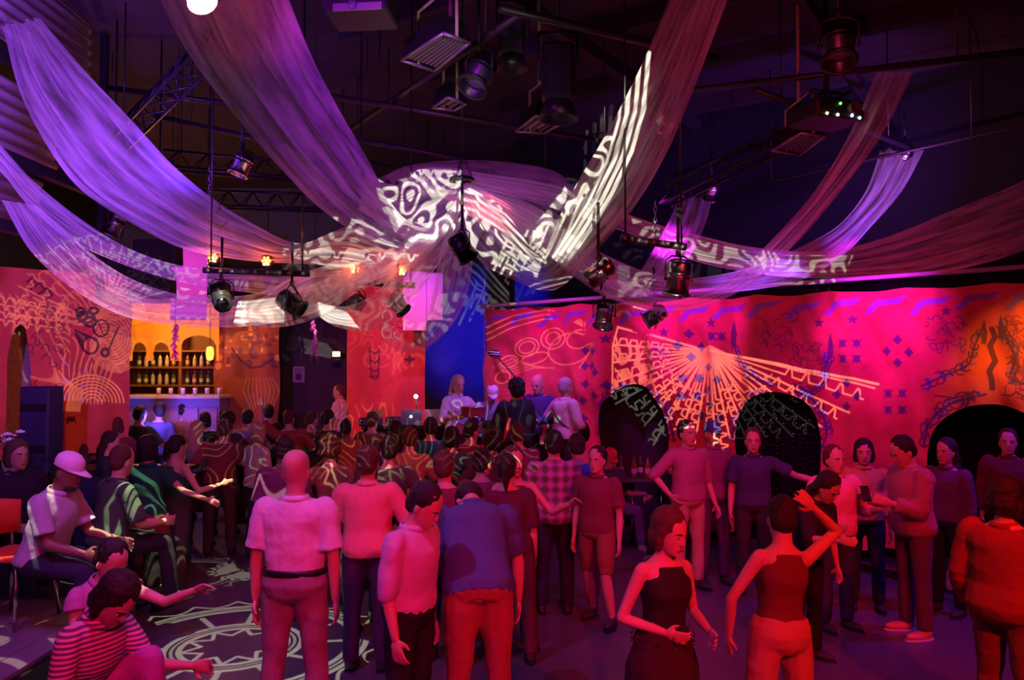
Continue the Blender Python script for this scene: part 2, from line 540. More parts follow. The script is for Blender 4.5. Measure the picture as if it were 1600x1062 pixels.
def image_mat(name, img, rough=0.85, bump=0.5, sheen=0.0):
    m = bpy.data.materials.new(name)
    m.use_nodes = True
    n = m.node_tree
    b = n.nodes['Principled BSDF']
    b.inputs['Roughness'].default_value = rough
    b.inputs['Specular IOR Level'].default_value = 0.15
    uv = n.nodes.new('ShaderNodeUVMap')
    it = n.nodes.new('ShaderNodeTexImage')
    it.image = img
    n.links.new(uv.outputs[0], it.inputs[0])
    tc = n.nodes.new('ShaderNodeTexCoord')
    no = n.nodes.new('ShaderNodeTexNoise')
    no.inputs['Scale'].default_value = 7
    no.inputs['Detail'].default_value = 5
    n.links.new(tc.outputs['Object'], no.inputs['Vector'])
    hs = n.nodes.new('ShaderNodeMapRange')
    hs.inputs['To Min'].default_value = 0.75
    hs.inputs['To Max'].default_value = 1.2
    n.links.new(no.outputs['Fac'], hs.inputs['Value'])
    mm = n.nodes.new('ShaderNodeVectorMath')
    mm.operation = 'SCALE'
    n.links.new(it.outputs[0], mm.inputs[0])
    n.links.new(hs.outputs[0], mm.inputs['Scale'])
    n.links.new(mm.outputs[0], b.inputs['Base Color'])
    bp = n.nodes.new('ShaderNodeBump')
    bp.inputs['Strength'].default_value = bump
    bp.inputs['Distance'].default_value = 0.03
    n.links.new(no.outputs['Fac'], bp.inputs['Height'])
    n.links.new(bp.outputs['Normal'], b.inputs['Normal'])
    return m


black = mat('black_paint', (0.012, 0.012, 0.013), 0.5)
dark_metal = mat('dark_metal', (0.03, 0.03, 0.033), 0.35, 0.6)
steel = mat('polished_steel', (0.55, 0.53, 0.52), 0.22, 1.0)
grey_metal = mat('grey_metal', (0.30, 0.29, 0.28), 0.4, 0.7)
lens = mat('lens_glass', (0.10, 0.11, 0.12), 0.12, 0.0, 0.9)
skin = mat('skin', (0.62, 0.36, 0.26), 0.5, 0, 0.4, 0.10, 0.05, 60)
skin_dark = mat('dark_skin', (0.22, 0.11, 0.07), 0.45, 0, 0.4, 0.10, 0.05, 60)
hair_dark = mat('dark_hair', (0.022, 0.014, 0.012), 0.5, 0, 0.4, 0.3, 0.6, 90)
hair_brown = mat('brown_hair', (0.11, 0.05, 0.03), 0.55, 0, 0.3, 0.3, 0.6, 90)
hair_fair = mat('fair_hair', (0.48, 0.33, 0.19), 0.55, 0, 0.3, 0.3, 0.6, 90)
hair_grey = mat('grey_hair', (0.45, 0.43, 0.42), 0.6, 0, 0.3, 0.3, 0.6, 90)


# ------------------------------------------------------------------ mesh helpers
def tag(o, label=None, cat=None, group=None, kind=None):
    if label:
        o['label'] = label
    if cat:
        o['category'] = cat
    if group:
        o['group'] = group
    if kind:
        o['kind'] = kind
    return o


def empty(name, loc=(0, 0, 0), rz=0.0, label=None, cat=None, group=None):
    o = bpy.data.objects.new(name, None)
    o.empty_display_size = 0.1
    COL.objects.link(o)
    o.location = loc
    o.rotation_euler = (0, 0, rz)
    return tag(o, label, cat, group)


def link(name, bm, m, parent=None, smooth=True, loc=None):
    me = bpy.data.meshes.new(name)
    bmesh.ops.recalc_face_normals(bm, faces=bm.faces)
    bm.to_mesh(me)
    bm.free()
    if isinstance(m, (list, tuple)):
        for q in m:
            me.materials.append(q)
    else:
        me.materials.append(m)
    if smooth:
        me.polygons.foreach_set('use_smooth', [True] * len(me.polygons))
    o = bpy.data.objects.new(name, me)
    COL.objects.link(o)
    if parent is not None:
        o.parent = parent
    if loc is not None:
        o.location = loc
    return o


def box(bm, c, s, rot=None, bevel=0.0):
    M = Matrix.Translation(c) @ (rot.to_4x4() if rot is not None else Matrix.Identity(4)) @ Matrix.Diagonal((*s, 1))
    r = bmesh.ops.create_cube(bm, size=1.0, matrix=M)
    if bevel > 0:
        es = list({e for v in r['verts'] for e in v.link_edges})
        bmesh.ops.bevel(bm, geom=es, offset=bevel, segments=1, affect='EDGES')
    return r


def frame_of(d):
    d = Vector(d).normalized()
    a = Vector((0, 0, 1)) if abs(d.z) < 0.9 else Vector((0, 1, 0))
    u = d.cross(a).normalized()
    return u, u.cross(d).normalized()


def loft(bm, rings, seg=12, cap=True, power=2.0):
    """rings: (centre, axis_u, axis_v, radius_u, radius_v)"""
    vs = []
    for c, u, v, a, b in rings:
        row = []
        for i in range(seg):
            t = 2 * PI * i / seg
            ct, st = math.cos(t), math.sin(t)
            e = 2.0 / power
            x = math.copysign(abs(ct) ** e, ct) * a
            y = math.copysign(abs(st) ** e, st) * b
            row.append(bm.verts.new(Vector(c) + Vector(u) * x + Vector(v) * y))
        vs.append(row)
    for r0, r1 in zip(vs, vs[1:]):
        for i in range(seg):
            j = (i + 1) % seg
            bm.faces.new((r0[i], r0[j], r1[j], r1[i]))
    if cap:
        bm.faces.new(list(reversed(vs[0])))
        bm.faces.new(vs[-1])
    return vs


def tube(bm, pts, r, seg=8, cap=True):
    pts = [Vector(p) for p in pts]
    rr = r if isinstance(r, (list, tuple)) else [r] * len(pts)
    rings = []
    pu = None
    for i, p in enumerate(pts):
        d = (pts[min(i + 1, len(pts) - 1)] - pts[max(i - 1, 0)])
        u, v = frame_of(d)
        if pu is not None:
            dn = d.normalized()
            u = (pu - dn * pu.dot(dn)).normalized()
            v = u.cross(dn).normalized()
        pu = u
        rings.append((p, u, v, rr[i], rr[i]))
    return loft(bm, rings, seg, cap)


def ball(bm, c, r, rot=None, seg=12):
    r = (r, r, r) if isinstance(r, (int, float)) else r
    M = Matrix.Translation(c) @ (rot.to_4x4() if rot is not None else Matrix.Identity(4)) @ Matrix.Diagonal((*r, 1))
    bmesh.ops.create_uvsphere(bm, u_segments=seg, v_segments=max(6, seg * 2 // 3), radius=1.0, matrix=M)


def lathe(bm, prof, seg=20, origin=(0, 0, 0), axis=(0, 0, 1)):
    """prof: (radius, height) along the axis"""
    u, v = frame_of(axis)
    ax = Vector(axis).normalized()
    return loft(bm, [(Vector(origin) + ax * h, u, v, r, r) for r, h in prof], seg, False)


def crom(pts, n):
    """resample a polyline of vectors by a Catmull-Rom curve"""
    pts = [Vector(p) for p in pts]
    ext = [pts[0] * 2 - pts[1]] + pts + [pts[-1] * 2 - pts[-2]]
    d = [0.0]
    for a, b in zip(pts, pts[1:]):
        d.append(d[-1] + (b - a).length)
    out = []
    for k in range(n):
        t = d[-1] * k / (n - 1)
        i = 0
        while i < len(pts) - 2 and d[i + 1] < t:
            i += 1
        f = (t - d[i]) / max(d[i + 1] - d[i], 1e-6)
        p0, p1, p2, p3 = ext[i], ext[i + 1], ext[i + 2], ext[i + 3]
        out.append(0.5 * ((2 * p1) + (p2 - p0) * f + (2 * p0 - 5 * p1 + 4 * p2 - p3) * f * f + (3 * p1 - p0 - 3 * p2 + p3) * f ** 3))
    return out


# ------------------------------------------------------------------ the setting
E1 = Vector((0.825, -0.565, 0))       # along the painted cloth wall
E2 = Vector((0.565, 0.825, 0))        # away from the camera
WA = Vector((-0.41, 12.26, 0))
CEIL = 6.2


def quad_slab(name, pts, thick, m, up=(0, 0, 1), kind='structure', parent=None, label=None):
    bm = bmesh.new()
    a = [bm.verts.new(Vector(p)) for p in pts]
    b = [bm.verts.new(Vector(p) - Vector(up) * thick) for p in pts]
    bm.faces.new(a)
    bm.faces.new(list(reversed(b)))
    n = len(pts)
    for i in range(n):
        bm.faces.new((a[i], b[i], b[(i + 1) % n], a[(i + 1) % n]))
    o = link(name, bm, m, parent, False)
    if kind:
        o['kind'] = kind
    if label:
        o['label'] = label
    return o


floor_m = mat('dance_floor', (0.11, 0.10, 0.12), 0.34, 0, 0.5, 0.25, 0.08, 9)
quad_slab('floor', [(-9, -2, 0), (11, -2, 0), (11, 17.2, 0), (-9, 17.2, 0)], 0.2, floor_m)
ceil_m = mat('ceiling_board', (0.055, 0.035, 0.042), 0.8, 0, 0.2, 0.35, 0.2, 2.5)
quad_slab('ceiling', [(-9, -2, CEIL + .2), (11, -2, CEIL + .2), (11, 17.2, CEIL + .2), (-9, 17.2, CEIL + .2)], 0.2, ceil_m)
navy_wall = mat('dark_wall', (0.013, 0.013, 0.022), 0.85, 0, 0.2, 0.2, 0.1, 6)
blue_wall = mat('painted_back_wall', (0.10, 0.10, 0.13), 0.8, 0, 0.2, 0.2, 0.1, 6)
quad_slab('wall_back', [(-9, 16.9, 0), (-9, 16.9, CEIL), (11, 16.9, CEIL), (11, 16.9, 0)], 0.2, blue_wall, (0, -1, 0))
quad_slab('wall_left', [(-8.8, -2, 0), (-8.8, -2, CEIL), (-8.8, 17, CEIL), (-8.8, 17, 0)], 0.2, navy_wall, (1, 0, 0))
w0 = WA + E2 * 1.1 - E1 * 0.2
w1 = w0 + E1 * 11.5
quad_slab('wall_right', [w0, w0 + Vector((0, 0, CEIL)), w1 + Vector((0, 0, CEIL)), w1], 0.15, navy_wall, tuple(-E2))

# dark timber joists under the roof and a bright-edged beam above the painted cloth
joist_m = mat('roof_joist', (0.035, 0.025, 0.03), 0.7)
n_j = 0
for k in range(9):
    n_j += 1
    c = Vector((0, 0, 0)) + E2 * (3.0 + 1.55 * k)
    bm = bmesh.new()
    ang = Matrix.Rotation(math.atan2(E1.y, E1.x), 3, 'Z')
    box(bm, (0, 0, 0), (13.0, 0.10, 0.22), ang, 0.01)
    o = link('trim_%d' % n_j, bm, joist_m, None, False, (c.x, c.y, CEIL - 0.11))
    o['kind'] = 'structure'
for k in range(5):
    n_j += 1
    c = E1 * (-4.2 + 2.3 * k) + E2 * 8.0
    bm = bmesh.new()
    ang = Matrix.Rotation(math.atan2(E2.y, E2.x), 3, 'Z')
    box(bm, (0, 0, 0), (14, 0.12, 0.16), ang, 0.01)
    o = link('trim_%d' % n_j, bm, joist_m, None, False, (c.x, c.y, CEIL - 0.30))
    o['kind'] = 'structure'
beam_m = mat('painted_beam', (0.42, 0.33, 0.30), 0.45)
a, b = P(1120, 303, 12.9), P(1600, 190, 9.3)
a.z = b.z = 5.2
b = b + (b - a) * 0.35
bm = bmesh.new()
d = (b - a)
rot = d.to_track_quat('X', 'Z').to_matrix()
mid = (a + b) / 2
box(bm, mid, (d.length, 0.22, 0.035), rot)
box(bm, mid + Vector((0, 0, 0.12)), (d.length, 0.035, 0.24), rot)
box(bm, mid + Vector((0, 0, 0.25)), (d.length, 0.22, 0.035), rot)
o = link('trim_20', bm, beam_m, None, False)
o['kind'] = 'structure'
o['label'] = 'pale flanged roof beam crossing the upper right corner'

# corrugated sheets high on the left
corr_m = mat('corrugated_sheet', (0.55, 0.52, 0.58), 0.4, 0.3)
sheet_root = empty('corrugated_cladding', (-4.7, 6.0, 3.4), 0, 'purple-lit corrugated metal sheets on a black frame, upper left corner', 'cladding')


def corr(z0, z1, y0, y1):
    bm = bmesh.new()
    nz_ = int((z1 - z0) / 0.02)
    rows = []
    for i in range(nz_ + 1):
        z = z0 + (z1 - z0) * i / nz_
        x = 0.022 * math.sin(z * 2 * PI / 0.12)
        rows.append([bm.verts.new((x, y0, z)), bm.verts.new((x, y1, z)), bm.verts.new((x - 0.03, y0, z)), bm.verts.new((x - 0.03, y1, z))])
    for r0, r1 in zip(rows, rows[1:]):
        bm.faces.new((r0[0], r0[1], r1[1], r1[0]))
        bm.faces.new((r0[2], r1[2], r1[3], r0[3]))
        bm.faces.new((r0[0], r1[0], r1[2], r0[2]))
        bm.faces.new((r0[1], r0[3], r1[3], r1[1]))
    return link('metal_sheet', bm, corr_m, sheet_root)


for z0, z1, ye in ((1.95, 2.75, 2.6), (0.95, 1.62, 2.0), (0.30, 0.78, 1.75)):
    corr(z0, z1, -1.5, ye)
for z in (0.22, 0.86, 1.78):
    bm = bmesh.new()
    box(bm, (0.06, 0.6, z), (0.10, 4.4, 0.10))
    link('frame_rail', bm, black, sheet_root, False)
for y in (0.35, 2.75):
    bm = bmesh.new()
    box(bm, (0.08, y, 1.2), (0.07, 0.07, 3.0))
    link('frame_post', bm, black, sheet_root, False)


# ------------------------------------------------------------------ printed cloths
class Cloth:
    """a painted cloth hung along a straight line; drawings are measured in metres along it"""
    def __init__(self, a, b, z0, z1, base, ppm=200):
        self.a, self.b = Vector((a[0], a[1], 0)), Vector((b[0], b[1], 0))
        self.L = (self.b - self.a).length
        self.d = (self.b - self.a) / self.L
        self.n = Vector((self.d.y, -self.d.x, 0))
        if self.n.y > 0:
            self.n = -self.n
        self.z0, self.z1 = z0, z1
        self.ppm = ppm
        self.w, self.h = int(self.L * ppm), int((z1 - z0) * ppm)
        self.base = base
        self.ink = Draw(self.w, self.h)
        self.layers = []

    def depth(self, px):
        u = (px - 800) / F
        # X = u D ; point on the line
        # a + s d : (a.x + s d.x) = u (a.y + s d.y)
        s = (u * self.a.y - self.a.x) / (self.d.x - u * self.d.y)
        return self.a.y + s * self.d.y

    def sz(self, px, py):
        p = P(px, py, self.depth(px))
        s = (Vector((p.x, p.y, 0)) - self.a).dot(self.d)
        return s, p.z

    def uvp(self, s, z):
        return (s * self.ppm, (z - self.z0) * self.ppm)

    def pp(self, pts):
        return [self.uvp(*self.sz(*p)) for p in pts]

    def finish(self, name, inkcol, extra=None):
        rgb = np.ones((self.h, self.w, 3), np.float32) * np.array(self.base, np.float32)
        bl = smooth_noise(self.w, self.h, 90, 4)[..., None]
        rgb = rgb * (1 + 0.25 * bl)
        if extra is not None:
            for lay, colr in extra:
                rgb = rgb * (1 - lay.a[..., None]) + np.array(colr, np.float32) * lay.a[..., None]
        rgb = rgb * (1 - self.ink.a[..., None] * 0.9) + np.array(inkcol, np.float32) * self.ink.a[..., None] * 0.9
        return image_mat(name, to_image(name, np.clip(rgb, 0, 1)))

    def mesh(self, name, m, openings=(), folds=0.03, step=0.045, scallop=0.0, seed=0, nz_=44, kind=None):
        """openings: (s_centre, half_width, spring_z, top_z)"""
        ss = list(np.arange(0, self.L + 1e-6, step))
        cols = []
        for s in ss:
            if not any(abs(s - (c + q * hw)) < step * 0.55 for c, hw, _, _ in openings for q in (-1, 1)):
                cols.append((s, None))
        for c, hw, sp, tp_ in openings:
            for q in (-1, 1):
                cols.append((c + q * hw - q * 0.0, 'j%d' % q))
        out = []
        for s, k in cols:
            if s < -1e-6 or s > self.L:
                continue
            if k is None:
                out.append((s, 0))
            elif k == 'j-1':
                out += [(s, -1), (s + 1e-4, 1)]
            else:
                out += [(s - 1e-4, 1), (s, -1)]
        out.sort(key=lambda t: t[0])
        bm = bmesh.new()
        uvl = bm.loops.layers.uv.new('UVMap')
        grid = []
        for s, k in out:
            zb = self.z0
            inside = False
            for c, hw, sp, tp_ in openings:
                if abs(s - c) < hw:
                    zb = sp + (tp_ - sp) * math.sqrt(max(0, 1 - ((s - c) / hw) ** 2))
                    inside = True
            zt = self.z1
            if scallop:
                zt = self.z1 - scallop * abs(math.sin(s * PI / 0.85))
            row = []
            for j in range(nz_ + 1):
                z = zb + (zt - zb) * j / nz_
                h = (zt - z)
                f = folds * (0.55 * math.sin(s * 7.3 + 1.6 * math.sin(s * 1.7 + seed)) + 0.35 * math.sin(s * 15.1 + z * 0.8 + seed)) * (0.35 + 0.5 * h)
                f += folds * 1.4 * noise.noise(Vector((s * 1.6 + seed, z * 1.2, seed)))
                f += folds * 0.7 * noise.noise(Vector((s * 5 + z * 2.5, z * 1.4 - s * 1.1, 3 + seed)))
                p = self.a + self.d * s + self.n * f
                row.append((bm.verts.new((p.x, p.y, z)), s / self.L, (z - self.z0) / (self.z1 - self.z0)))
            grid.append((row, inside))
        for (r0, i0), (r1, i1) in zip(grid, grid[1:]):
            if i0 != i1:
                continue
            for j in range(nz_):
                q = (r0[j], r1[j], r1[j + 1], r0[j + 1])
                f = bm.faces.new([t[0] for t in q])
                for lo, t in zip(f.loops, q):
                    lo[uvl].uv = (t[1], t[2])
        return link(name, bm, m, None, True)


def star_pts(cx, cy, r, n=5, inner=0.42, rot=-90):
    return [(cx + (r if k % 2 == 0 else r * inner) * math.cos(R(rot + k * 180 / n)),
             cy + (r if k % 2 == 0 else r * inner) * math.sin(R(rot + k * 180 / n))) for k in range(2 * n)]


CLOTH_RED = (0.72, 0.13, 0.10)
wb = WA + E1 * 9.2
big = Cloth((WA.x, WA.y), (wb.x, wb.y), 0.22, 3.24, CLOTH_RED, 230)
ik = big.ink
bd = Draw(big.w, big.h)
s = 0.05
while s < big.L:                       # border of slanted blocks under the top hem
    z = 3.02 + 0.02 * math.sin(s * 5)
    a_, b_ = big.uvp(s, z), big.uvp(s + 0.30, z + 0.02)
    bd.fill([a_, (b_[0], b_[1] + 2), (b_[0] + 18, b_[1] + 20), (a_[0] + 20, a_[1] + 18)], 0.85)
    bd.fill([(a_[0] - 16, a_[1] - 20), (a_[0] + 2, a_[1] - 20), (a_[0] + 34, a_[1] + 16), (a_[0] + 14, a_[1] + 18)], 0.85)
    s += 0.46
for px, py in ((1333, 500), (1478, 487), (1111, 505), (1280, 505), (1040, 520), (950, 530)):
    r_ = 9
    ik.fill(big.pp(star_pts(px, py, r_)), 0.85)


def cross(px, py, r=9, kind=0):
    if kind == 0:
        pts = [(-1, -1), (-.35, -.6), (0, -1), (.35, -.6), (1, -1), (.6, 0), (1, 1), (0.35, .6), (0, 1), (-.35, .6), (-1, 1), (-.6, 0)]
    else:
        pts = [(0, -1), (.5, -.45), (1, 0), (.5, .45), (0, 1), (-.5, .45), (-1, 0), (-.5, -.45)]
    ik.fill(big.pp([(px + r * x, py + r * y) for x, y in pts]), 0.85)
    bd.fill(big.pp([(px + r * .4 * x, py + r * .4 * y) for x, y in pts]), 0.9)


for cx, cy, dx, dy, kd in ((1329, 549, 11, 12, 0), (1397, 628, 11, 13, 0), (1120, 526, 7, 0, 0), (1075, 605, 11, 14, 0), (905, 640, 8, 14, 1), (920, 560, 7, 12, 1)):
    for sx_ in (-1, 1):
        for sy_ in (-1, 1):
            cross(cx + sx_ * dx, cy + sy_ * dy, 7.5, kd)
for cx, cy in ((1402, 549), (1322, 617), (1105, 592), (1110, 650), (935, 600), (1075, 540)):
    for ox, oy in ((0, -18), (-17, 0), (17, 2), (0, 18)):
        cross(cx + ox, cy + oy, 8, 1)
# snake-like stroke, spires and vines round the arches
ik.line(big.pp([(1548, 514), (1553, 526), (1545, 540), (1549, 552), (1554, 565), (1545, 580), (1549, 594), (1550, 607)]), 12, 0.95)
for x0, y0 in ((1298, 520), (1145, 500), (1562, 490), (1536, 498)):
    ik.fill(big.pp([(x0, y0), (x0 + 5, y0 + 22), (x0 + 3, y0 + 40), (x0 - 4, y0 + 40), (x0 - 4, y0 + 20)]), 0.9)


def vine(pts, w=4.0, curl=7, seed=1):
    rr = random.Random(seed)
    v = crom([Vector((p[0], p[1], 0)) for p in pts], 8 * len(pts))
    ik.line(big.pp([(q.x, q.y) for q in v]), w, 0.9)
    for i in range(2, len(v) - 2, 3):
        c = v[i]
        r_ = rr.uniform(curl * .5, curl)
        a0 = rr.uniform(0, 360)
        ik.line(big.pp(arc(c.x, c.y, r_, r_, a0, a0 + 220, 8)), w * 0.75, 0.85)
        bd.fill(big.pp(arc(c.x + rr.uniform(-6, 6), c.y + rr.uniform(-6, 6), r_ * .7, r_ * .6, 0, 360, 8)), 0.75)


vine([(1298, 555), (1288, 575), (1284, 600), (1262, 612), (1240, 600)], 4, 8, 2)
vine([(1283, 705), (1292, 680), (1286, 650), (1268, 625), (1240, 612)], 5, 9, 3)
vine([(1440, 700), (1446, 670), (1462, 648), (1492, 628), (1540, 616)], 6, 12, 4)
vine([(1438, 604), (1480, 585), (1512, 570), (1522, 540), (1536, 505)], 5, 10, 5)
vine([(1562, 500), (1572, 530), (1585, 560), (1578, 590), (1598, 600)], 5, 10, 6)
vine([(1050, 690), (1046, 650), (1034, 620), (1010, 604)], 5, 8, 7)
vine([(1142, 690), (1146, 660), (1165, 630), (1195, 614)], 5, 8, 8)
vine([(940, 680), (942, 640), (955, 612), (980, 600)], 5, 7, 9)
vine([(1146, 540), (1152, 560), (1180, 590), (1210, 600)], 4, 7, 10)
for cx, cy, w_, h_, sd in ((1215, 520, 26, 26, 1), (1476, 520, 30, 26, 2), (1590, 590, 16, 30, 3), (1260, 560, 24, 22, 4), (1030, 560, 20, 20, 6), (1590, 520, 14, 24, 5)):
    rr = random.Random(sd)
    for k in range(26):
        x, y = cx + rr.uniform(-w_, w_), cy + rr.uniform(-h_, h_)
        a0 = rr.uniform(0, 360)
        ik.line(big.pp(arc(x, y, rr.uniform(3, 9), rr.uniform(3, 9), a0, a0 + rr.uniform(90, 240), 7)), 2.6, 0.7)
ik.line(big.pp([(1460, 618), (1490, 622), (1515, 616), (1522, 610), (1532, 618)]), 3.5, 0.9)
ik.line(big.pp([(1566, 617), (1580, 618), (1588, 612), (1600, 620)]), 3.5, 0.9)
cloth_m = big.finish('painted_cloth', (0.05, 0.035, 0.16), [(bd, (0.26, 0.17, 0.62))])
arches = []
for px0, px1, top in ((940, 1045, 600), (1145, 1285, 612)):
    s0, _ = big.sz(px0, 700)
    s1, _ = big.sz(px1, 700)
    _, zt = big.sz((px0 + px1) / 2, top)
    arches.append(((s0 + s1) / 2, (s1 - s0) / 2, zt - 0.55, zt))
s0, _ = big.sz(1447, 720)
arches.append((s0 + 0.62, 0.62, 1.32, 1.93))
o = big.mesh('painted_cloth', cloth_m, arches, 0.11, 0.035, 0.035)
tag(o, 'long red cloth painted with blue stars, vines and blocks, three dark arches cut in it', 'cloth')
# pipe the cloth hangs from
bm = bmesh.new()
tube(bm, [WA - E1 * 0.1 + Vector((0, 0, 3.27)) - E2 * 0.05, wb + Vector((0, 0, 3.42)) - E2 * 0.05], 0.028, 8)
tag(link('hanging_pipe', bm, mat('painted_pipe', (0.6, 0.58, 0.66), 0.35)), 'long thin pipe lit violet above the painted red cloth', 'pipe')
# grey net inside the first arch, black sheet standing for the dark void behind the other two
for e0, e1, z0_, shade, nm, lab in ((1.6, 3.25, .04, .07, 'grey_net_curtain', 'dark grey net hanging inside the first arch'), (3.4, 9.1, .125, .008, 'dark_void_sheet', 'black sheet put in for the dark void behind the second and third arches')):
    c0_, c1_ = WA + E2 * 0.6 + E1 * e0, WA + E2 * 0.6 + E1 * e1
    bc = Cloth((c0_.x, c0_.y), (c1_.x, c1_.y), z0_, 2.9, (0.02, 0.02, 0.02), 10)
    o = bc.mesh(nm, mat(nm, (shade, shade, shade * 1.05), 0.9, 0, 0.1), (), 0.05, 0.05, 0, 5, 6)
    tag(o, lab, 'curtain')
    bm = bmesh.new()
    tube(bm, [c0_ + Vector((0, 0, 2.92)), c1_ + Vector((0, 0, 2.92))], .02, 6)
    link('top_rail', bm, black, o)
# beads in the middle arch
bead_m = mat('clear_bead', (0.5, 0.5, 0.55), 0.15, 0.3, 0.9)
bm = bmesh.new()
rr = random.Random(5)
sc_, hw_, sp_, tp_ = arches[1]
for k in range(20):
    s = sc_ - hw_ * .7 + 2 * hw_ * .7 * k / 19
    zt = 1.95
    for j in range(22):
        p = WA + E1 * s + E2 * 0.25
        z = zt - j * 0.055 - rr.uniform(0, .03)
        if rr.random() < .35:
            continue
        bmesh.ops.create_icosphere(bm, subdivisions=1, radius=0.005, matrix=Matrix.Translation((p.x, p.y, z)))
tag(link('bead_curtain', bm, bead_m), 'strings of small glinting beads hanging in the middle dark arch', 'bead curtain', kind='stuff')
bm = bmesh.new()
q0, q1 = WA + E1 * (sc_ - hw_ * .8) + E2 * .25, WA + E1 * (sc_ + hw_ * .8) + E2 * .25
tube(bm, [q0 + Vector((0, 0, 1.975)), q1 + Vector((0, 0, 1.975))], 0.012, 6)
tag(link('hanging_rod', bm, black), 'thin black rod across the top of the middle arch', 'rod')

# low black riser under the painted cloth
ra, rb = P(1270, 868, 9.55), P(1640, 960, 7.35)
ra.z = rb.z = 0.10
rc, rd = WA + E1 * 9.4 + E2 * .9, WA + E1 * 3.8 + E2 * .9
riser_m = mat('black_riser', (0.03, 0.028, 0.035), 0.5)
o = quad_slab('low_riser', [ra, rb, Vector((rc.x, rc.y, .10)), Vector((rd.x, rd.y, .10))], 0.098, riser_m, kind=None)
tag(o, 'low black platform edge under the right half of the red cloth', 'platform')
bm = bmesh.new()
dd = rb - ra
box(bm, (ra + rb) / 2 + Vector((0.0, -0.02, 0.0)), (dd.length, 0.035, 0.02), dd.to_track_quat('X', 'Z').to_matrix())
link('edge_strip', bm, grey_metal, o, False)

# --- left orange cloth
la, lb = P(-60, 570, 9.2), P(207, 570, 10.6)
left = Cloth((la.x, la.y), (lb.x, lb.y), 1.2, 3.55, (0.80, 0.20, 0.12), 230)
ik, bd = left.ink, Draw(left.w, left.h)


def lw(pts, w, v=0.95):
    ik.line(left.pp(pts), w, v)


for cx, cy, r_ in ((128, 494, 8), (140, 503, 9), (126, 487, 7), (145, 486, 6), (135, 496, 11)):
    lw(arc(cx, cy, r_, r_ * .8, 0, 360, 12), 8)
lw(arc(157, 513, 12, 13, 0, 360, 16), 5)
lw([(152, 503), (160, 522)], 3)
lw(arc(141, 540, 12, 13, 0, 360, 16), 6)
lw([(116, 516), (130, 548), (140, 553)], 5)
lw([(116, 516), (140, 526), (152, 534)], 5)
ik.fill(left.pp([(116, 516), (140, 527), (131, 536), (126, 536)]), 0.8)
lw([(184, 512), (172, 545)], 5)
lw(arc(165, 551, 6, 6, 0, 360, 10), 8)
for k in range(3):
    lw([(42 + k * 12, 441 + k * 8), (50 + k * 12, 434 + k * 8), (58 + k * 12, 445 + k * 8), (48 + k * 12, 452 + k * 8)], 5, .8)
ik.fill(left.pp([(102, 655), (105, 650), (112, 652), (115, 649), (116, 655), (118, 664), (114, 658), (106, 659), (103, 664)]), 1)
rr = random.Random(3)
for k in range(40):
    x, y = rr.uniform(30, 95), rr.uniform(480, 620)
    a0 = rr.uniform(0, 360)
    lw(arc(x, y, rr.uniform(3, 9), rr.uniform(3, 9), a0, a0 + 200, 7), 3, 0.7)
for k in range(8):
    bd.fill(left.pp(arc(100 + (k % 3) * 30, 570 + k * 8, 10, 5, 0, 360, 8)), 0.35)
left_m = left.finish('orange_cloth', (0.03, 0.015, 0.05), [(bd, (0.45, 0.12, 0.35))])
s0, _ = left.sz(18, 600)
s1, _ = left.sz(42, 600)
o = left.mesh('orange_cloth', left_m, [((s0 + s1) / 2 - 0.0, (s1 - s0) / 2 + .04, 2.35, 2.85)], 0.05, 0.05, 0.0, 2)
tag(o, 'orange painted cloth with black pots and vine drawings on the left side', 'cloth')
# pale plaster wall seen through the slit in it
bm = bmesh.new()
box(bm, P(33, 600, 11.2), (0.6, 0.1, 1.6), None, 0.02)
tag(link('stone_panel', bm, mat('rough_plaster', (0.75, 0.66, 0.5), 0.9, 0, .2, .4, 1.0, 14), None, False), 'rough pale panel seen through the slit in the orange cloth', 'panel')

# --- small painted cloth and corridor behind it
qa, qb = P(334, 570, 13.4), P(440, 570, 13.2)
mid_c = Cloth((qa.x, qa.y), (qb.x, qb.y), 0.02, 3.35, (0.32, 0.085, 0.04), 170)
rr = random.Random(9)
bd = Draw(mid_c.w, mid_c.h)
for k in range(60):
    x, y = rr.uniform(340, 436), rr.uniform(500, 575)
    if rr.random() < 0.5:
        mid_c.ink.fill(mid_c.pp(arc(x, y, rr.uniform(3, 9), rr.uniform(3, 7), 0, 360, 8)), 0.6)
    else:
        bd.fill(mid_c.pp(arc(x, y, rr.uniform(2, 6), rr.uniform(2, 6), 0, 360, 8)), 0.7)
mid_c.ink.line(mid_c.pp([(362, 545), (375, 562), (392, 575), (410, 572), (428, 560)]), 6, 0.9)
o = mid_c.mesh('dark_cloth', mid_c.finish('dark_orange_cloth', (0.05, 0.02, 0.08), [(bd, (0.75, 0.3, 0.08))]), (), 0.04, 0.05, 0, 4)
tag(o, 'dim brown-orange cloth painted with dots, just right of the bar', 'cloth')
qa, qb = P(542, 570, 13.0), P(666, 570, 13.0)
ban = Cloth((qa.x, qa.y), (qb.x, qb.y), 0.455, 4.3, (0.82, 0.16, 0.15), 170)
for y in (548, 562, 576, 588):
    ban.ink.line(ban.pp([(577, y), (586, y + 5), (591, y)]), 4, 0.85)
ban.ink.line(ban.pp([(577, 545), (580, 588), (590, 588), (592, 545)]), 3.5, 0.85)
ban.ink.fill(ban.pp(star_pts(640, 562, 9, 4)), 0.95)
for k in range(8):
    ban.ink.line(ban.pp(arc(600 + (k % 4) * 9, 495 + k * 4, 8, 6, 0, 250, 8)), 3, 0.6)
o = ban.mesh('red_cloth', ban.finish('red_banner', (0.05, 0.02, 0.12)), (), 0.03, 0.05, 0, 6)
tag(o, 'tall red cloth hanging behind the laptops in the middle', 'cloth')

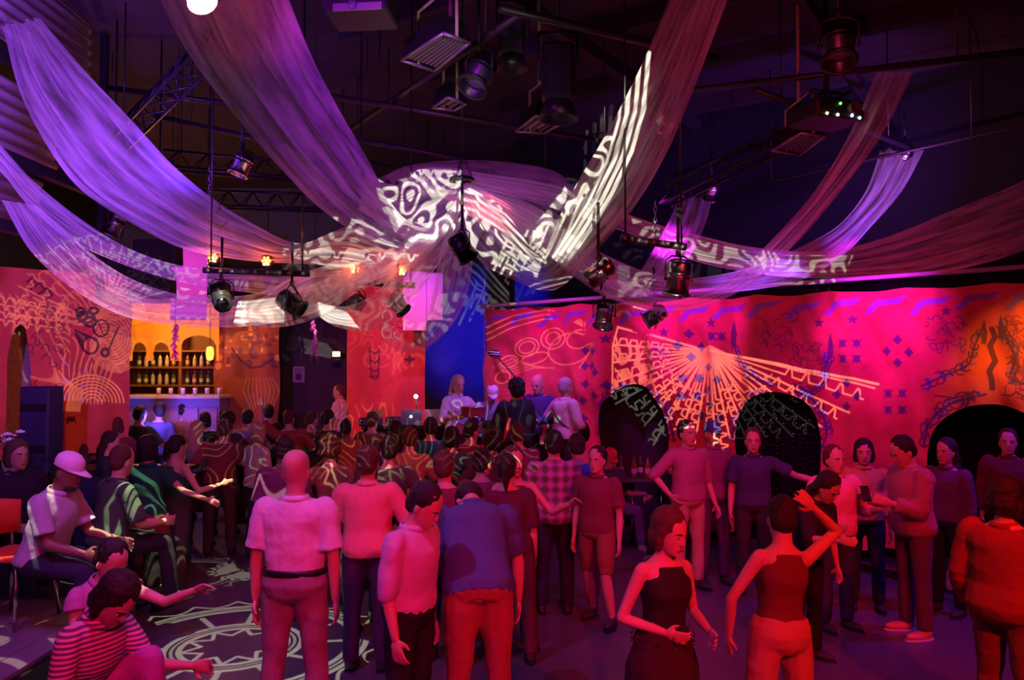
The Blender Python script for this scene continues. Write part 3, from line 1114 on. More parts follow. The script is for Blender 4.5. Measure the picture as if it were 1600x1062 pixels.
# --- white sheets catching purple light
for i, (x0, x1, y0, y1, D, lab) in enumerate(((630, 668, 424, 516, 12.2, 'left of two white sheets glowing violet behind the middle drapes'),
                                              (664, 694, 426, 500, 12.3, 'right of two white sheets glowing violet behind the middle drapes'),
                                              (268, 322, 385, 500, 11.6, 'white sheet glowing pink beside the black hanging speakers'))):
    a_, b_ = P(x0, y0, D), P(x1, y1, D)
    c_ = Cloth((a_.x, a_.y), (b_.x, b_.y + .05), min(a_.z, b_.z), max(a_.z, b_.z), (0.8, 0.8, 0.8), 10)
    o = c_.mesh('hanging_sheet', mat('white_sheet', (0.82, 0.80, 0.84), 0.8), (), 0.02, 0.04, 0, i, 12)
    tag(o, lab, 'sheet')
    for q in (a_, b_):
        bm = bmesh.new()
        tube(bm, [(q.x, q.y, max(a_.z, b_.z) - .02), (q.x, q.y, CEIL)], .006, 5)
        link('wire', bm, black, o)
    spot('stage_or_fill_light', (a_.x + .3, D - 2.2, a_.z + 1.2), (P((x0 + x1) / 2, (y0 + y1) / 2, D)), (0.75, 0.08, 1.0) if i < 2 else (1, 0.05, 0.75), 150 if i < 2 else 300, 30, 1.0)


# ------------------------------------------------------------------ sheer drapes
sheer = sheer_mat('sheer_fabric', (0.86, 0.84, 0.86), 0.36)


def drape(label, A, B, folds=5, amp=0.05, n=70, m_=26, seed=0, flare=0.0):
    """a sheer ribbon between two traced edges, each a list of (px, py, D)"""
    a = crom([P(*p) for p in A], n)
    b = crom([P(*p) for p in B], n)
    bm = bmesh.new()
    uvl = bm.loops.layers.uv.new('UVMap')
    rows = []
    L = 0
    for i in range(n):
        if i:
            L += (a[i] - a[i - 1]).length
        t = a[min(i + 1, n - 1)] - a[max(i - 1, 0)]
        w = b[i] - a[i]
        nn = t.cross(w)
        if nn.length > 1e-6:
            nn.normalize()
        row = []
        for j in range(m_ + 1):
            v = j / m_
            e = math.sin(PI * v) ** 0.5
            ph = seed * 1.7 + 0.35 * math.sin(i * 0.11 + seed)
            d = amp * e * (0.6 * math.sin(v * folds * 2 * PI + ph) + 0.4 * math.sin(v * (folds * 1.7) * 2 * PI + 2.1 * ph + i * 0.04))
            d += amp * 0.9 * e * noise.noise(Vector((L * 0.7, v * 6, seed)))
            shift = 0.10 * e * noise.noise(Vector((L * .5, v * 3, seed + 9)))
            row.append(bm.verts.new(a[i] + w * min(1, max(0, v + shift * 0.5)) + nn * d * min(1.5, w.length * 2)))
        rows.append((row, L))
    for (r0, l0), (r1, l1) in zip(rows, rows[1:]):
        for j in range(m_):
            f = bm.faces.new((r0[j], r0[j + 1], r1[j + 1], r1[j]))
            for lo, uv in zip(f.loops, ((l0, j / m_), (l0, (j + 1) / m_), (l1, (j + 1) / m_), (l1, j / m_))):
                lo[uvl].uv = uv
    o = link('sheer_drape', bm, sheer)
    return tag(o, label, 'drape', 'sheer drapes gathered over the dance floor')


HX, HY, HD = 722, 285, 7.1
drape('wide violet sheer drape sweeping from the top left corner towards the middle',
      [(62, 28, 6.9), (130, 108, 6.9), (200, 182, 6.9), (270, 258, 7.0), (335, 312, 7.1), (400, 352, 7.2), (470, 380, 7.3), (560, 352, 7.3), (650, 400, 7.3), (715, 320, 7.2)],
      [(4, 40, 6.9), (30, 140, 6.9), (72, 225, 6.9), (125, 295, 7.0), (205, 348, 7.1), (285, 388, 7.2), (370, 405, 7.3), (470, 412, 7.3), (600, 412, 7.3), (722, 330, 7.2)], 4, 0.09, seed=1)
drape('broad purple and red sheer drape falling from the top centre-left to the hub',
      [(236, -30, 5.0), (295, 85, 5.4), (375, 190, 5.8), (440, 265, 6.1), (500, 325, 6.3), (560, 365, 6.5), (620, 387, 6.6), (672, 382, 6.7), (706, 350, 6.9), (722, 298, HD)],
      [(440, -30, 5.0), (488, 90, 5.4), (532, 175, 5.8), (570, 240, 6.1), (596, 290, 6.3), (615, 322, 6.5), (640, 345, 6.6), (680, 345, 6.8), (708, 320, 6.9), (722, 290, HD)], 4, 0.08, seed=2)
drape('short swag behind the hub covered in white swirl projection',
      [(572, 262, 7.4), (600, 284, 7.3), (628, 286, 7.3), (655, 264, 7.3), (695, 262, 7.2), (HX, 264, HD)],
      [(560, 330, 7.2), (600, 350, 7.1), (640, 378, 7.1), (685, 368, 7.1), (712, 335, 7.1), (HX, 292, HD)], 3, 0.05, 40, seed=3)
drape('tall sheer drape from the top right-centre with bold white stripes along one edge',
      [(1058, -30, 4.9), (1005, 96, 5.4), (952, 200, 5.8), (902, 285, 6.1), (868, 348, 6.3), (838, 392, 6.5), (800, 345, 6.8), (760, 308, 7.0), (HX, HY, HD)],
      [(1148, -30, 4.9), (1092, 118, 5.4), (1045, 232, 5.8), (992, 322, 6.1), (935, 388, 6.3), (868, 452, 6.5), (800, 436, 6.7), (742, 396, 6.9), (718, 300, HD)], 3, 0.06, 90, 30, seed=4)
drape('long thin pink sheer drape looping down from the dark upper right spotlight',
      [(1370, 112, 6.6), (1322, 220, 6.9), (1272, 300, 7.1), (1218, 362, 7.3), (1160, 418, 7.4), (1105, 455, 7.5), (1040, 458, 7.5), (985, 440, 7.5), (930, 405, 7.4), (850, 330, 7.3), (HX + 6, HY, HD)],
      [(1428, 112, 6.6), (1374, 218, 6.9), (1306, 308, 7.1), (1242, 382, 7.3), (1180, 440, 7.4), (1105, 478, 7.5), (1040, 488, 7.5), (975, 476, 7.5), (915, 445, 7.4), (840, 385, 7.3), (HX, HY + 10, HD)], 2, 0.05, 90, 18, seed=5)
drape('bright violet sheer drape narrowing upward to the right of the long pink one',
      [(1376, 235, 9.2), (1352, 300, 9.0), (1312, 350, 8.8), (1262, 380, 8.6), (1200, 408, 8.4), (1120, 430, 8.2), (1040, 432, 8.0), (950, 400, 7.7), (850, 340, 7.5), (HX + 12, HY, 7.3)],
      [(1444, 235, 9.2), (1408, 300, 9.0), (1360, 355, 8.8), (1316, 400, 8.6), (1250, 438, 8.4), (1150, 456, 8.2), (1050, 462, 8.0), (950, 448, 7.7), (850, 380, 7.5), (HX + 8, HY + 10, 7.3)], 3, 0.06, 80, 18, seed=6)
drape('wide dusky red sheer drape spreading to the right edge of the picture',
      [(1750, 205, 6.6), (1600, 282, 6.9), (1480, 332, 7.2), (1380, 372, 7.4), (1290, 392, 7.6), (1190, 388, 7.7), (1085, 366, 7.8), (990, 338, 7.7), (880, 292, 7.5), (HX + 15, 268, 7.3)],
      [(1750, 330, 6.6), (1600, 392, 6.9), (1500, 420, 7.2), (1410, 432, 7.4), (1310, 434, 7.6), (1200, 430, 7.7), (1085, 408, 7.8), (990, 368, 7.7), (880, 330, 7.5), (HX + 15, 290, 7.3)], 4, 0.07, 90, 24, seed=7)
drape('narrow violet sheer strip hanging behind the right-hand pair of spotlights',
      [(1062, 305, 10.0), (1045, 345, 9.6), (1022, 388, 9.2), (990, 432, 8.8), (940, 430, 8.4), (860, 360, 8.0), (HX + 20, 290, 7.6)],
      [(1114, 308, 10.0), (1100, 355, 9.6), (1075, 405, 9.2), (1030, 455, 8.8), (960, 462, 8.4), (860, 400, 8.0), (HX + 18, 305, 7.6)], 3, 0.05, 60, 16, seed=8)
drape('narrow violet sheer ribbon on the left, above the lowest swag',
      [(-20, 200, 6.4), (18, 246, 6.6), (60, 290, 6.9), (130, 345, 7.2), (210, 392, 7.5), (300, 418, 7.6), (400, 420, 7.6), (500, 425, 7.6), (620, 405, 7.5), (712, 330, 7.3)],
      [(-20, 250, 6.4), (10, 278, 6.6), (45, 322, 6.9), (108, 374, 7.2), (190, 412, 7.5), (280, 440, 7.6), (400, 458, 7.6), (500, 462, 7.6), (625, 430, 7.5), (716, 345, 7.3)], 3, 0.05, 80, 18, seed=9)
drape('lowest violet sheer swag on the left with a projected ray fan',
      [(60, 322, 6.9), (110, 366, 7.1), (165, 412, 7.3), (225, 444, 7.5), (300, 462, 7.6), (400, 458, 7.6), (490, 420, 7.5), (600, 400, 7.4), (712, 335, 7.2)],
      [(2, 312, 6.7), (48, 392, 7.0), (115, 452, 7.3), (195, 494, 7.5), (300, 510, 7.6), (400, 508, 7.6), (490, 488, 7.5), (600, 425, 7.4), (716, 345, 7.2)], 4, 0.07, 90, 24, seed=10)
drape('red-lit sheer swag hanging over the row of orange lamps',
      [(372, 470, 7.0), (430, 462, 7.0), (500, 440, 7.0), (570, 405, 7.0), (650, 370, 7.0), (714, 325, 7.0)],
      [(365, 505, 7.0), (430, 512, 7.0), (505, 492, 7.0), (580, 440, 7.0), (655, 402, 7.0), (718, 335, 7.0)], 3, 0.05, 50, 18, seed=11)
drape('small white-tipped sheer swag below the lamps in the middle',
      [(488, 470, 7.2), (540, 478, 7.2), (590, 455, 7.2), (628, 410, 7.1), (665, 370, 7.1), (714, 335, 7.1)],
      [(492, 490, 7.2), (530, 512, 7.2), (585, 515, 7.2), (635, 478, 7.1), (680, 420, 7.1), (720, 350, 7.1)], 3, 0.05, 50, 18, seed=12)
drape('hanging red sheer tail that loops lowest below the hub',
      [(598, 470, 7.4), (606, 505, 7.3), (628, 528, 7.2), (652, 532, 7.1), (672, 480, 7.0), (684, 410, 7.0), (700, 350, 7.0), (HX - 6, 300, 7.05)],
      [(610, 460, 7.4), (596, 515, 7.3), (612, 542, 7.2), (655, 551, 7.1), (712, 500, 7.0), (737, 425, 7.0), (732, 360, 7.0), (HX + 4, 302, 7.05)], 4, 0.06, 60, 20, seed=13)
drape('dusky sheer curtain fanned out behind the hub below the roof',
      [(592, 278, 8.6), (640, 258, 8.7), (720, 250, 8.8), (800, 254, 8.8), (868, 268, 8.7), (905, 300, 8.5)],
      [(705, 310, 7.4), (712, 305, 7.4), (722, 330, 7.4), (760, 360, 7.4), (800, 400, 7.5), (840, 420, 7.5)], 7, 0.07, 50, 24, seed=14)
# the ring the drapes meet at
hub = P(HX, HY - 4, HD)
bm = bmesh.new()
bmesh.ops.create_circle(bm, segments=12, radius=0.1)
bm.clear()
tube(bm, [(hub.x + .10 * math.cos(t), hub.y + .10 * math.sin(t), hub.z) for t in np.linspace(0, 2 * PI, 17)], 0.02, 6)
tube(bm, [(hub.x, hub.y, hub.z), (hub.x, hub.y, CEIL)], 0.006, 5)
for k in range(3):
    tube(bm, [(hub.x + .1 * math.cos(k * 2.1), hub.y + .1 * math.sin(k * 2.1), hub.z), (hub.x, hub.y, hub.z + .25)], 0.005, 5)
tag(link('hanging_ring', bm, dark_metal), 'dark ring on a wire where all the drapes meet', 'ring')


# ------------------------------------------------------------------ lighting hardware
def xf(bm, M):
    bmesh.ops.transform(bm, matrix=M, verts=bm.verts)


def aim(d, loc):
    return Matrix.Translation(loc) @ Vector(d).normalized().to_track_quat('Z', 'Y').to_matrix().to_4x4()


chrome_red = mat('chrome_housing', (0.60, 0.55, 0.55), 0.22, 1.0, 0.5, 0.05)


def par_can(px, py, D, d, size, label, housing=None, group='round spotlights hung among the drapes', up=0.35):
    """a spotlight can: ribbed body, flared rim, lens, yoke, clamp; d = beam direction"""
    housing = housing or dark_metal
    c = P(px, py, D)
    t = empty('round_spotlight', c, 0, label, 'spotlight', group)
    s = size
    M = aim(d, (0, 0, 0))
    bm = bmesh.new()
    prof = [(0.0, -1.0), (0.30, -1.0), (0.52, -0.92), (0.60, -0.75), (0.60, -0.35), (0.66, -0.33), (0.66, -0.27), (0.60, -0.25), (0.60, -0.12), (0.66, -0.10), (0.66, -0.04),
            (0.60, -0.02), (0.60, 0.75), (0.57, 0.75), (0.57, 0.25), (0.0, 0.22)]
    lathe(bm, [(r * s, h * s) for r, h in prof], 20)
    xf(bm, M)
    link('housing', bm, housing, t)
    bm = bmesh.new()
    lathe(bm, [(0.62 * s, 0.68 * s), (0.74 * s, 0.70 * s), (0.74 * s, 0.80 * s), (0.58 * s, 0.80 * s), (0.58 * s, 0.70 * s), (0.62 * s, 0.68 * s)], 20)
    xf(bm, M)
    link('front_rim', bm, housing, t)
    bm = bmesh.new()
    lathe(bm, [(0.0, 0.42 * s), (0.3 * s, 0.40 * s), (0.56 * s, 0.34 * s), (0.56 * s, 0.30 * s), (0, 0.30 * s)], 20)
    xf(bm, M)
    link('lens', bm, lens, t)
    x = Vector((M[0][0], M[1][0], 0)).normalized() if abs(M[0][0]) + abs(M[1][0]) > .01 else Vector((1, 0, 0))
    bm = bmesh.new()
    a, b = x * 0.78 * s, -x * 0.78 * s
    tube(bm, [a, a + Vector((0, 0, 0.9 * s)), a * .5 + Vector((0, 0, 1.15 * s)), b * .5 + Vector((0, 0, 1.15 * s)), b + Vector((0, 0, 0.9 * s)), b], 0.045 * s, 6)
    link('yoke', bm, black, t)
    bm = bmesh.new()
    box(bm, (0, 0, 1.3 * s), (0.22 * s, 0.3 * s, 0.34 * s), None, 0.02 * s)
    tube(bm, [(0, 0, 1.4 * s), (0, 0, 1.4 * s + up)], 0.012, 6)
    tube(bm, [(0.1 * s, 0, 1.1 * s), (0.5 * s, 0.1, 0.3 * s), (0.2 * s, 0.1, -0.9 * s)], 0.009, 5)
    link('clamp', bm, black, t)
    for q in (-1, 1):
        bm = bmesh.new()
        lathe(bm, [(0, 0), (0.10 * s, 0), (0.10 * s, 0.09 * s), (0, 0.09 * s)], 8, x * q * 0.74 * s, x * q)
        link('knob', bm, black, t)
    return t


def light_bar(x0, y0, x1, y1, D, label, drop=None):
    a, b = P(x0, y0, D), P(x1, y1, D)
    t = empty('hanging_light_bar', (a + b) / 2, 0, label, 'lighting bar')
    c = (a + b) / 2
    bm = bmesh.new()
    tube(bm, [a - c, b - c], 0.028, 10)
    link('pipe', bm, black, t)
    for p in (a - c, b - c):
        bm = bmesh.new()
        q = p * 0.86
        tube(bm, [q, q + Vector((0, 0, CEIL - .05 - c.z))], 0.008, 6)
        link('wire', bm, dark_metal, t)
    bm = bmesh.new()
    for k in range(9):
        p = (a - c).lerp(b - c, (k + .5) / 9)
        box(bm, p + Vector((0, -0.03, 0)), (0.03, 0.012, 0.03))
    link('socket', bm, grey_metal, t)
    return t


light_bar(318, 422, 484, 428, 7.0, 'black bar carrying two round spotlights on the left')
light_bar(556, 441, 648, 446, 7.6, 'short black bar with two spotlights in the middle')
light_bar(970, 372, 1072, 386, 5.8, 'dark bar at the right of the hub with two chrome spotlights')
par_can(346, 464, 7.0, (-0.35, 0.5, 0.75), 0.135, 'black spotlight tilted up, left of two on the left-hand bar')
par_can(456, 474, 6.9, (0.8, -0.1, -0.6), 0.135, 'black spotlight pointing down right, right of two on the left-hand bar')
par_can(556, 472, 7.5, (0.0, 1, 0.1), 0.115, 'black spotlight seen from behind in front of red cloth')
par_can(622, 476, 7.5, (0.65, -0.3, -0.7), 0.115, 'black spotlight pointing down beside the violet sheets')
par_can(935, 427, 5.8, (-0.8, 0.15, -0.55), 0.13, 'chrome spotlight glowing red, lying aslant right of the big swag', chrome_red)
par_can(1060, 436, 5.82, (-0.1, 0.2, -1.0), 0.15, 'chrome spotlight hanging straight down at the right end of the bar', chrome_red)
par_can(944, 494, 8.6, (-0.15, -0.35, -0.9), 0.16, 'steel spotlight hanging over the first arch with its mouth visible', steel)
par_can(1022, 494, 8.8, (-0.75, 0.1, -0.45), 0.15, 'steel spotlight lying aslant against the pink cloth', steel)
par_can(378, 256, 7.3, (-0.35, -0.1, -0.95), 0.14, 'chrome spotlight high above the left-hand bar', chrome_red)
par_can(178, 352, 8.6, (-0.45, 0.0, -0.85), 0.15, 'small chrome spotlight behind the violet drapes on the far left', chrome_red, up=2.35)
par_can(722, 388, 6.3, (0.5, 0.4, -0.75), 0.13, 'black spotlight just under the hub between two swags')
par_can(748, 118, 5.9, (-0.35, -0.45, -0.82), 0.17, 'black spotlight with a bright open mouth near the roof')
par_can(1310, 72, 5.0, (-0.1, -0.3, -0.9), 0.16, 'dark spotlight with a reddish mouth in the upper right corner')
par_can(1036, 188, 7.6, (0.2, -0.3, -0.9), 0.12, 'small chrome spotlight half seen behind the tall striped drape', chrome_red)
par_can(1112, 300, 9.8, (0.0, 0.4, -0.4), 0.13, 'small chrome spotlight above the narrow violet strip', chrome_red)
par_can(1414, 243, 9.2, (0.0, 0.5, -0.3), 0.12, 'small chrome spotlight under the pale roof beam', chrome_red)

# round glowing lamps above the bars
glow = mat('orange_lamp', (1, 0.25, 0.05), 0.5, emit=(1.0, 0.10, 0.012), estr=10)
glow_hot = mat('orange_filament', (1, 0.6, 0.2), 0.5, emit=(1.0, 0.42, 0.08), estr=35)
for px, py, D, lab in ((334, 403, 7.3, 'first from the left of four small orange lamps'), (417, 408, 7.3, 'second from the left of four small orange lamps'),
                       (555, 419, 7.6, 'third from the left of four small orange lamps'), (628, 423, 7.6, 'fourth from the left of four small orange lamps')):
    c = P(px, py, D)
    t = empty('hanging_cluster_lamp', c, 0, lab, 'lamp', 'orange cluster lamps')
    bm = bmesh.new()
    lathe(bm, [(0, .05), (.05, .05), (.062, .0), (.055, -.01), (0, -.01)], 12, (0, 0, 0), (0, 1, 0.2))
    link('lamp_housing', bm, black, t)
    for k in range(7):
        r_ = 0.034 if k else 0
        bm = bmesh.new()
        ball(bm, (r_ * math.cos(k * PI / 3), -0.022, r_ * math.sin(k * PI / 3)), 0.013, None, 8)
        link('bulb', bm, glow_hot if k in (0, 4, 5) else glow, t)
    bm = bmesh.new()
    tube(bm, [(0, 0.03, 0.05), (0, 0.03, 0.5)], 0.006, 5)
    link('wire', bm, black, t)
    L = bpy.data.lights.new('lamp_glow', 'POINT')
    L.color = (1, 0.12, 0.02)
    L.energy = 5
    L.shadow_soft_size = 0.04
    lo = bpy.data.objects.new('lamp_glow', L)
    COL.objects.link(lo)
    lo.location = c + Vector((0, -0.12, 0))


def flood(corners, D, label, slats=7):
    """a slatted flood panel given by four traced corners, hung under the roof"""
    z_ = P(sum(q[0] for q in corners) / 4, sum(q[1] for q in corners) / 4, sum(D) / 4).z
    ps = [P(x, y, (z_ - EYE) * F / (HORIZON - y)) for x, y in corners]
    c = sum(ps, Vector()) / 4
    t = empty('hanging_flood_panel', c, 0, label, 'flood light')
    q = [p - c for p in ps]
    n = (q[1] - q[0]).cross(q[3] - q[0]).normalized()
    if n.dot(c - Vector((0, 0, EYE))) < 0:
        n = -n
    bm = bmesh.new()
    lo = [bm.verts.new(v) for v in q]
    hi = [bm.verts.new(v * 0.86 + n * 0.16) for v in q]
    bm.faces.new(hi)
    for i in range(4):
        bm.faces.new((lo[i], lo[(i + 1) % 4], hi[(i + 1) % 4], hi[i]))
    link('housing', bm, dark_metal, t, False)
    bm = bmesh.new()
    for i in range(4):
        tube(bm, [q[i], q[(i + 1) % 4]], 0.014, 6)
    link('frame', bm, grey_metal, t)
    bm = bmesh.new()
    ins = [v * 0.93 + n * 0.035 for v in q]
    bm.faces.new([bm.verts.new(v) for v in ins])
    link('reflector', bm, mat('pale_reflector', (0.55, 0.5, 0.48), 0.5), t, False)
    for k in range(slats):
        f = (k + 0.7) / (slats + .4)
        a, b = ins[0].lerp(ins[3], f), ins[1].lerp(ins[2], f)
        a, b = a.lerp(b, 0.08), b.lerp(a, 0.08)
        bm = bmesh.new()
        dv = b - a
        box(bm, (a + b) / 2 - n * 0.02, (dv.length, 0.02, 0.035), dv.to_track_quat('X', 'Z').to_matrix())
        link('slat', bm, mat('slat_metal', (0.16, 0.14, 0.14), 0.5, .3), t, False)
    bm = bmesh.new()
    e0, e1 = (q[0] + q[3]) / 2, (q[1] + q[2]) / 2
    tube(bm, [e0, e0 + Vector((0, 0, .42)), e1 + Vector((0, 0, .42)), e1], 0.014, 6)
    tube(bm, [(e0 + e1) / 2 + Vector((0, 0, .42)), Vector((0, 0, CEIL - c.z - 0.05))], 0.018, 6)
    link('bracket', bm, mat('painted_bracket', (0.42, 0.34, 0.2), 0.5), t)
    return t


flood([(627, 94), (693, 52), (734, 66), (679, 110)], (5.6, 5.9, 5.7, 5.4), 'slatted flood panel with a pale face near the roof, top centre')
flood([(1206, 235), (1252, 208), (1290, 212), (1250, 242)], (7.3, 7.6, 7.5, 7.1), 'dim slatted flood panel below the projector, upper right', 6)
flood([(806, 205), (838, 180), (878, 192), (850, 208)], (7.6, 7.8, 7.7, 7.5), 'flood panel under the black column-like lamp', 3)
flood([(676, 168), (700, 152), (728, 162), (710, 172)], (7.0, 7.2, 7.1, 6.9), 'small flood panel behind the open-mouthed spotlight', 2)
spot('stage_or_fill_light', (-0.2, 3.0, 2.9), P(690, 90, 5.7), (1, 0.8, 0.72), 110, 34, 1.0)  # unseen spot added to brighten the face of the top flood panel
spot('stage_or_fill_light', (0.8, 4.2, 3.2), P(850, 190, 7.6), (0.8, 0.45, 0.75), 22, 40, 1.0)


def moving_head(px, py, D, s, label):
    c = P(px, py, D)
    t = empty('hanging_column_lamp', c, 0, label, 'stage lamp')
    bm = bmesh.new()
    box(bm, (0, 0, 0.10 * s), (0.5 * s, 0.4 * s, 0.9 * s), None, 0.06 * s)
    link('body', bm, black, t, False)
    bm = bmesh.new()
    lathe(bm, [(0.22 * s, -0.35 * s), (0.32 * s, -0.62 * s), (0.30 * s, -0.62 * s), (0.20 * s, -0.34 * s)], 14)
    link('hood', bm, dark_metal, t)
    bm = bmesh.new()
    tube(bm, [(-.3 * s, 0, 0), (-.3 * s, 0, .75 * s), (.3 * s, 0, .75 * s), (.3 * s, 0, 0)], 0.03 * s, 6)
    tube(bm, [(0, 0, .75 * s), (0, 0, CEIL - c.z)], 0.02, 6)
    link('yoke', bm, black, t)


moving_head(872, 125, 6.6, 0.55, 'tall black boxy lamp hanging near the roof in the middle')
moving_head(800, 60, 6.8, 0.45, 'smaller black boxy lamp left of the tall one near the roof')

# beamer box and equipment boxes under the roof
c = P(1290, 180, 6.9)
t = empty('hanging_projector', c, 0.3, 'dark projector with small green and white lights, upper right', 'projector')
bm = bmesh.new(); box(bm, (0, 0, 0), (0.50, 0.42, 0.17), None, 0.02); link('case', bm, black, t, False)
bm = bmesh.new(); lathe(bm, [(0, .0), (.05, 0), (.06, .06), (.045, .06), (0, .03)], 14, (.1, -.21, 0), (0, -1, 0)); link('lens', bm, lens, t)
bm = bmesh.new(); box(bm, (0, 0, .2), (.3, .06, .03)); tube(bm, [(0, 0, .1), (0, 0, CEIL - c.z)], .02, 6); link('bracket', bm, dark_metal, t)
for k, (x, z, cl) in enumerate(((-.16, -.105, (1, .55, .2)), (-.05, -.11, (1, .8, .7)), (.1, -.10, (.7, .8, 1)), (.18, -.12, (.9, .9, 1)), (-.02, .06, (.1, 1, .1)))):
    bm = bmesh.new(); ball(bm, (x, -.215, z * .6), .012, None, 8)
    link('indicator', bm, mat('indicator_%s' % 'abcde'[k], cl, .4, emit=cl, estr=14 if k < 4 else 5), t)
c = P(565, 18, 5.2)
t = empty('hanging_equipment_box', c, -0.1, 'dark equipment box with a pale front strip at the top edge', 'projector')
bm = bmesh.new(); box(bm, (0, 0, 0.02), (0.44, 0.36, 0.16), None, 0.015); link('case', bm, black, t, False)
bm = bmesh.new(); box(bm, (0.03, -0.19, -0.055), (0.33, 0.02, 0.05), None, .004); link('front_panel', bm, grey_metal, t, False)
bm = bmesh.new(); lathe(bm, [(0, 0), (.03, 0), (.03, .02), (0, .02)], 10, (.0, -.2, -.05), (0, -1, 0)); link('lens', bm, lens, t)
bm = bmesh.new(); tube(bm, [(0, 0, .1), (0, 0, CEIL - c.z)], .02, 6); link('bracket', bm, dark_metal, t)

# bright violet lamp at the top of the picture
c = P(316, 2, 4.3)
t = empty('hanging_violet_lamp', c, 0, 'glaring round violet-white lamp at the top left', 'lamp')
bm = bmesh.new(); ball(bm, (0, 0, 0), (0.085, 0.05, 0.07), Matrix.Rotation(-.35, 3, 'Y'), 16)
link('bulb', bm, mat('violet_lamp', (1, .8, 1), .4, emit=(0.95, 0.55, 1.0), estr=30), t)
bm = bmesh.new(); lathe(bm, [(.06, .03), (.11, .04), (.12, .12), (.10, .25), (0, .27)], 16); link('housing', bm, black, t)
bm = bmesh.new(); tube(bm, [(0, 0, .2), (0, 0, CEIL - c.z)], .015, 6); link('bracket', bm, black, t)

# pipes and truss of the lighting grid
def pipe(x0, y0, D0, x1, y1, D1, r, label):
    a, b = P(x0, y0, D0), P(x1, y1, D1)
    c = (a + b) / 2
    bm = bmesh.new()
    tube(bm, [a - c, b - c], r, 8)
    for f in (.15, .85):
        p = (a - c).lerp(b - c, f)
        tube(bm, [p, Vector((p.x, p.y, CEIL - c.z))], 0.008, 5)
    return tag(link('hanging_lighting_pipe', bm, mat('pipe_metal', (0.05, 0.04, 0.045), 0.4, .5), None, True, c), label, 'pipe', 'grid pipes under the roof')


pipe(505, 148, 7.7, 1010, 232, 9.2, .03, 'dark pipe running under the roof from upper left to right of the hub')
pipe(545, 204, 9.0, 815, 20, 6.0, .035, 'dark pipe slanting up to the right past the pale flood panel')
pipe(548, 216, 9.2, 900, 282, 10.4, .03, 'dark pipe just above the fanned curtain behind the hub')
pipe(780, 12, 5.6, 1120, 92, 7.0, .035, 'dark pipe behind the tall striped drape near the top')
pipe(240, 180, 9.6, 610, 262, 10.4, .03, 'dark pipe crossing behind the broad purple drape')
pipe(130, 132, 9.4, 420, 170, 9.8, .035, 'dark pipe below the corrugated sheets, upper left')
pipe(1150, 296, 10.4, 1600, 196, 8.2, .02, 'thin pale pipe just below the roof beam at right')
pipe(1000, 150, 7.6, 1600, 80, 6.4, .03, 'dark pipe across the upper right corner')
pipe(1180, 140, 7.4, 1420, 230, 8.6, .03, 'dark pipe crossing under the projector')


def truss(x0, y0, D0, x1, y1, D1, label, h=0.22):
    a, b = P(x0, y0, D0), P(x1, y1, D1)
    c = (a + b) / 2
    t = empty('hanging_truss', c, 0, label, 'truss')
    a, b = a - c, b - c
    d = (b - a)
    side = d.cross(Vector((0, 0, 1))).normalized() * h * .5
    up = Vector((0, 0, h))
    for o_ in (side, -side, up):
        bm = bmesh.new(); tube(bm, [a + o_, b + o_], .018, 6); link('chord', bm, dark_metal, t)
    n = int(d.length / .3)
    bm = bmesh.new()
    for k in range(n):
        p, q = a + d * k / n, a + d * (k + .5) / n
        r_ = a + d * (k + 1) / n
        for sd in (side, -side):
            tube(bm, [p + sd, q + up], .009, 5)
            tube(bm, [q + up, r_ + sd], .009, 5)
        tube(bm, [p + side, r_ - side], .009, 5)
    link('lattice', bm, dark_metal, t)
    bm = bmesh.new()
    for f in (.1, .9):
        p = a + d * f + up
        tube(bm, [p, Vector((p.x, p.y, CEIL - c.z))], .008, 5)
    link('wire', bm, dark_metal, t)


truss(180, 232, 8.4, 350, 62, 6.2, 'lattice truss slanting upward behind the violet drapes')
truss(255, 262, 9.5, 520, 285, 10.0, 'dark lattice truss behind the left lamps')
truss(300, 322, 10.5, 560, 330, 10.8, 'lower dark lattice truss behind the broad purple drape')
truss(1040, 320, 9.0, 1330, 178, 7.4, 'lattice truss behind the projector, upper right')

# hanging speakers
def speaker(x0, x1, y0, y1, D, label, rz=0.0, top=CEIL):
    a, b = P(x0, y0, D), P(x1, y1, D)
    w, h = b.x - a.x, a.z - b.z
    c = (a + b) / 2
    t = empty('hanging_speaker', c, rz, label, 'speaker', 'black speakers hung on the left')
    bm = bmesh.new(); box(bm, (0, w * .3, 0), (w, w * .6, h), Matrix.Rotation(.12, 3, 'X'), 0.02); link('cabinet', bm, black, t, False)
    bm = bmesh.new(); box(bm, (0, -0.012, 0), (w * .9, 0.015, h * .9), Matrix.Rotation(.12, 3, 'X'), .004); link('grille', bm, mat('speaker_grille', (.02, .02, .022), .7, .3, bump=.6, bscale=300), t, False)
    bm = bmesh.new(); tube(bm, [(0, w * .3, h * .4), (0, w * .3, top - c.z)], .01, 5); link('wire', bm, dark_metal, t)


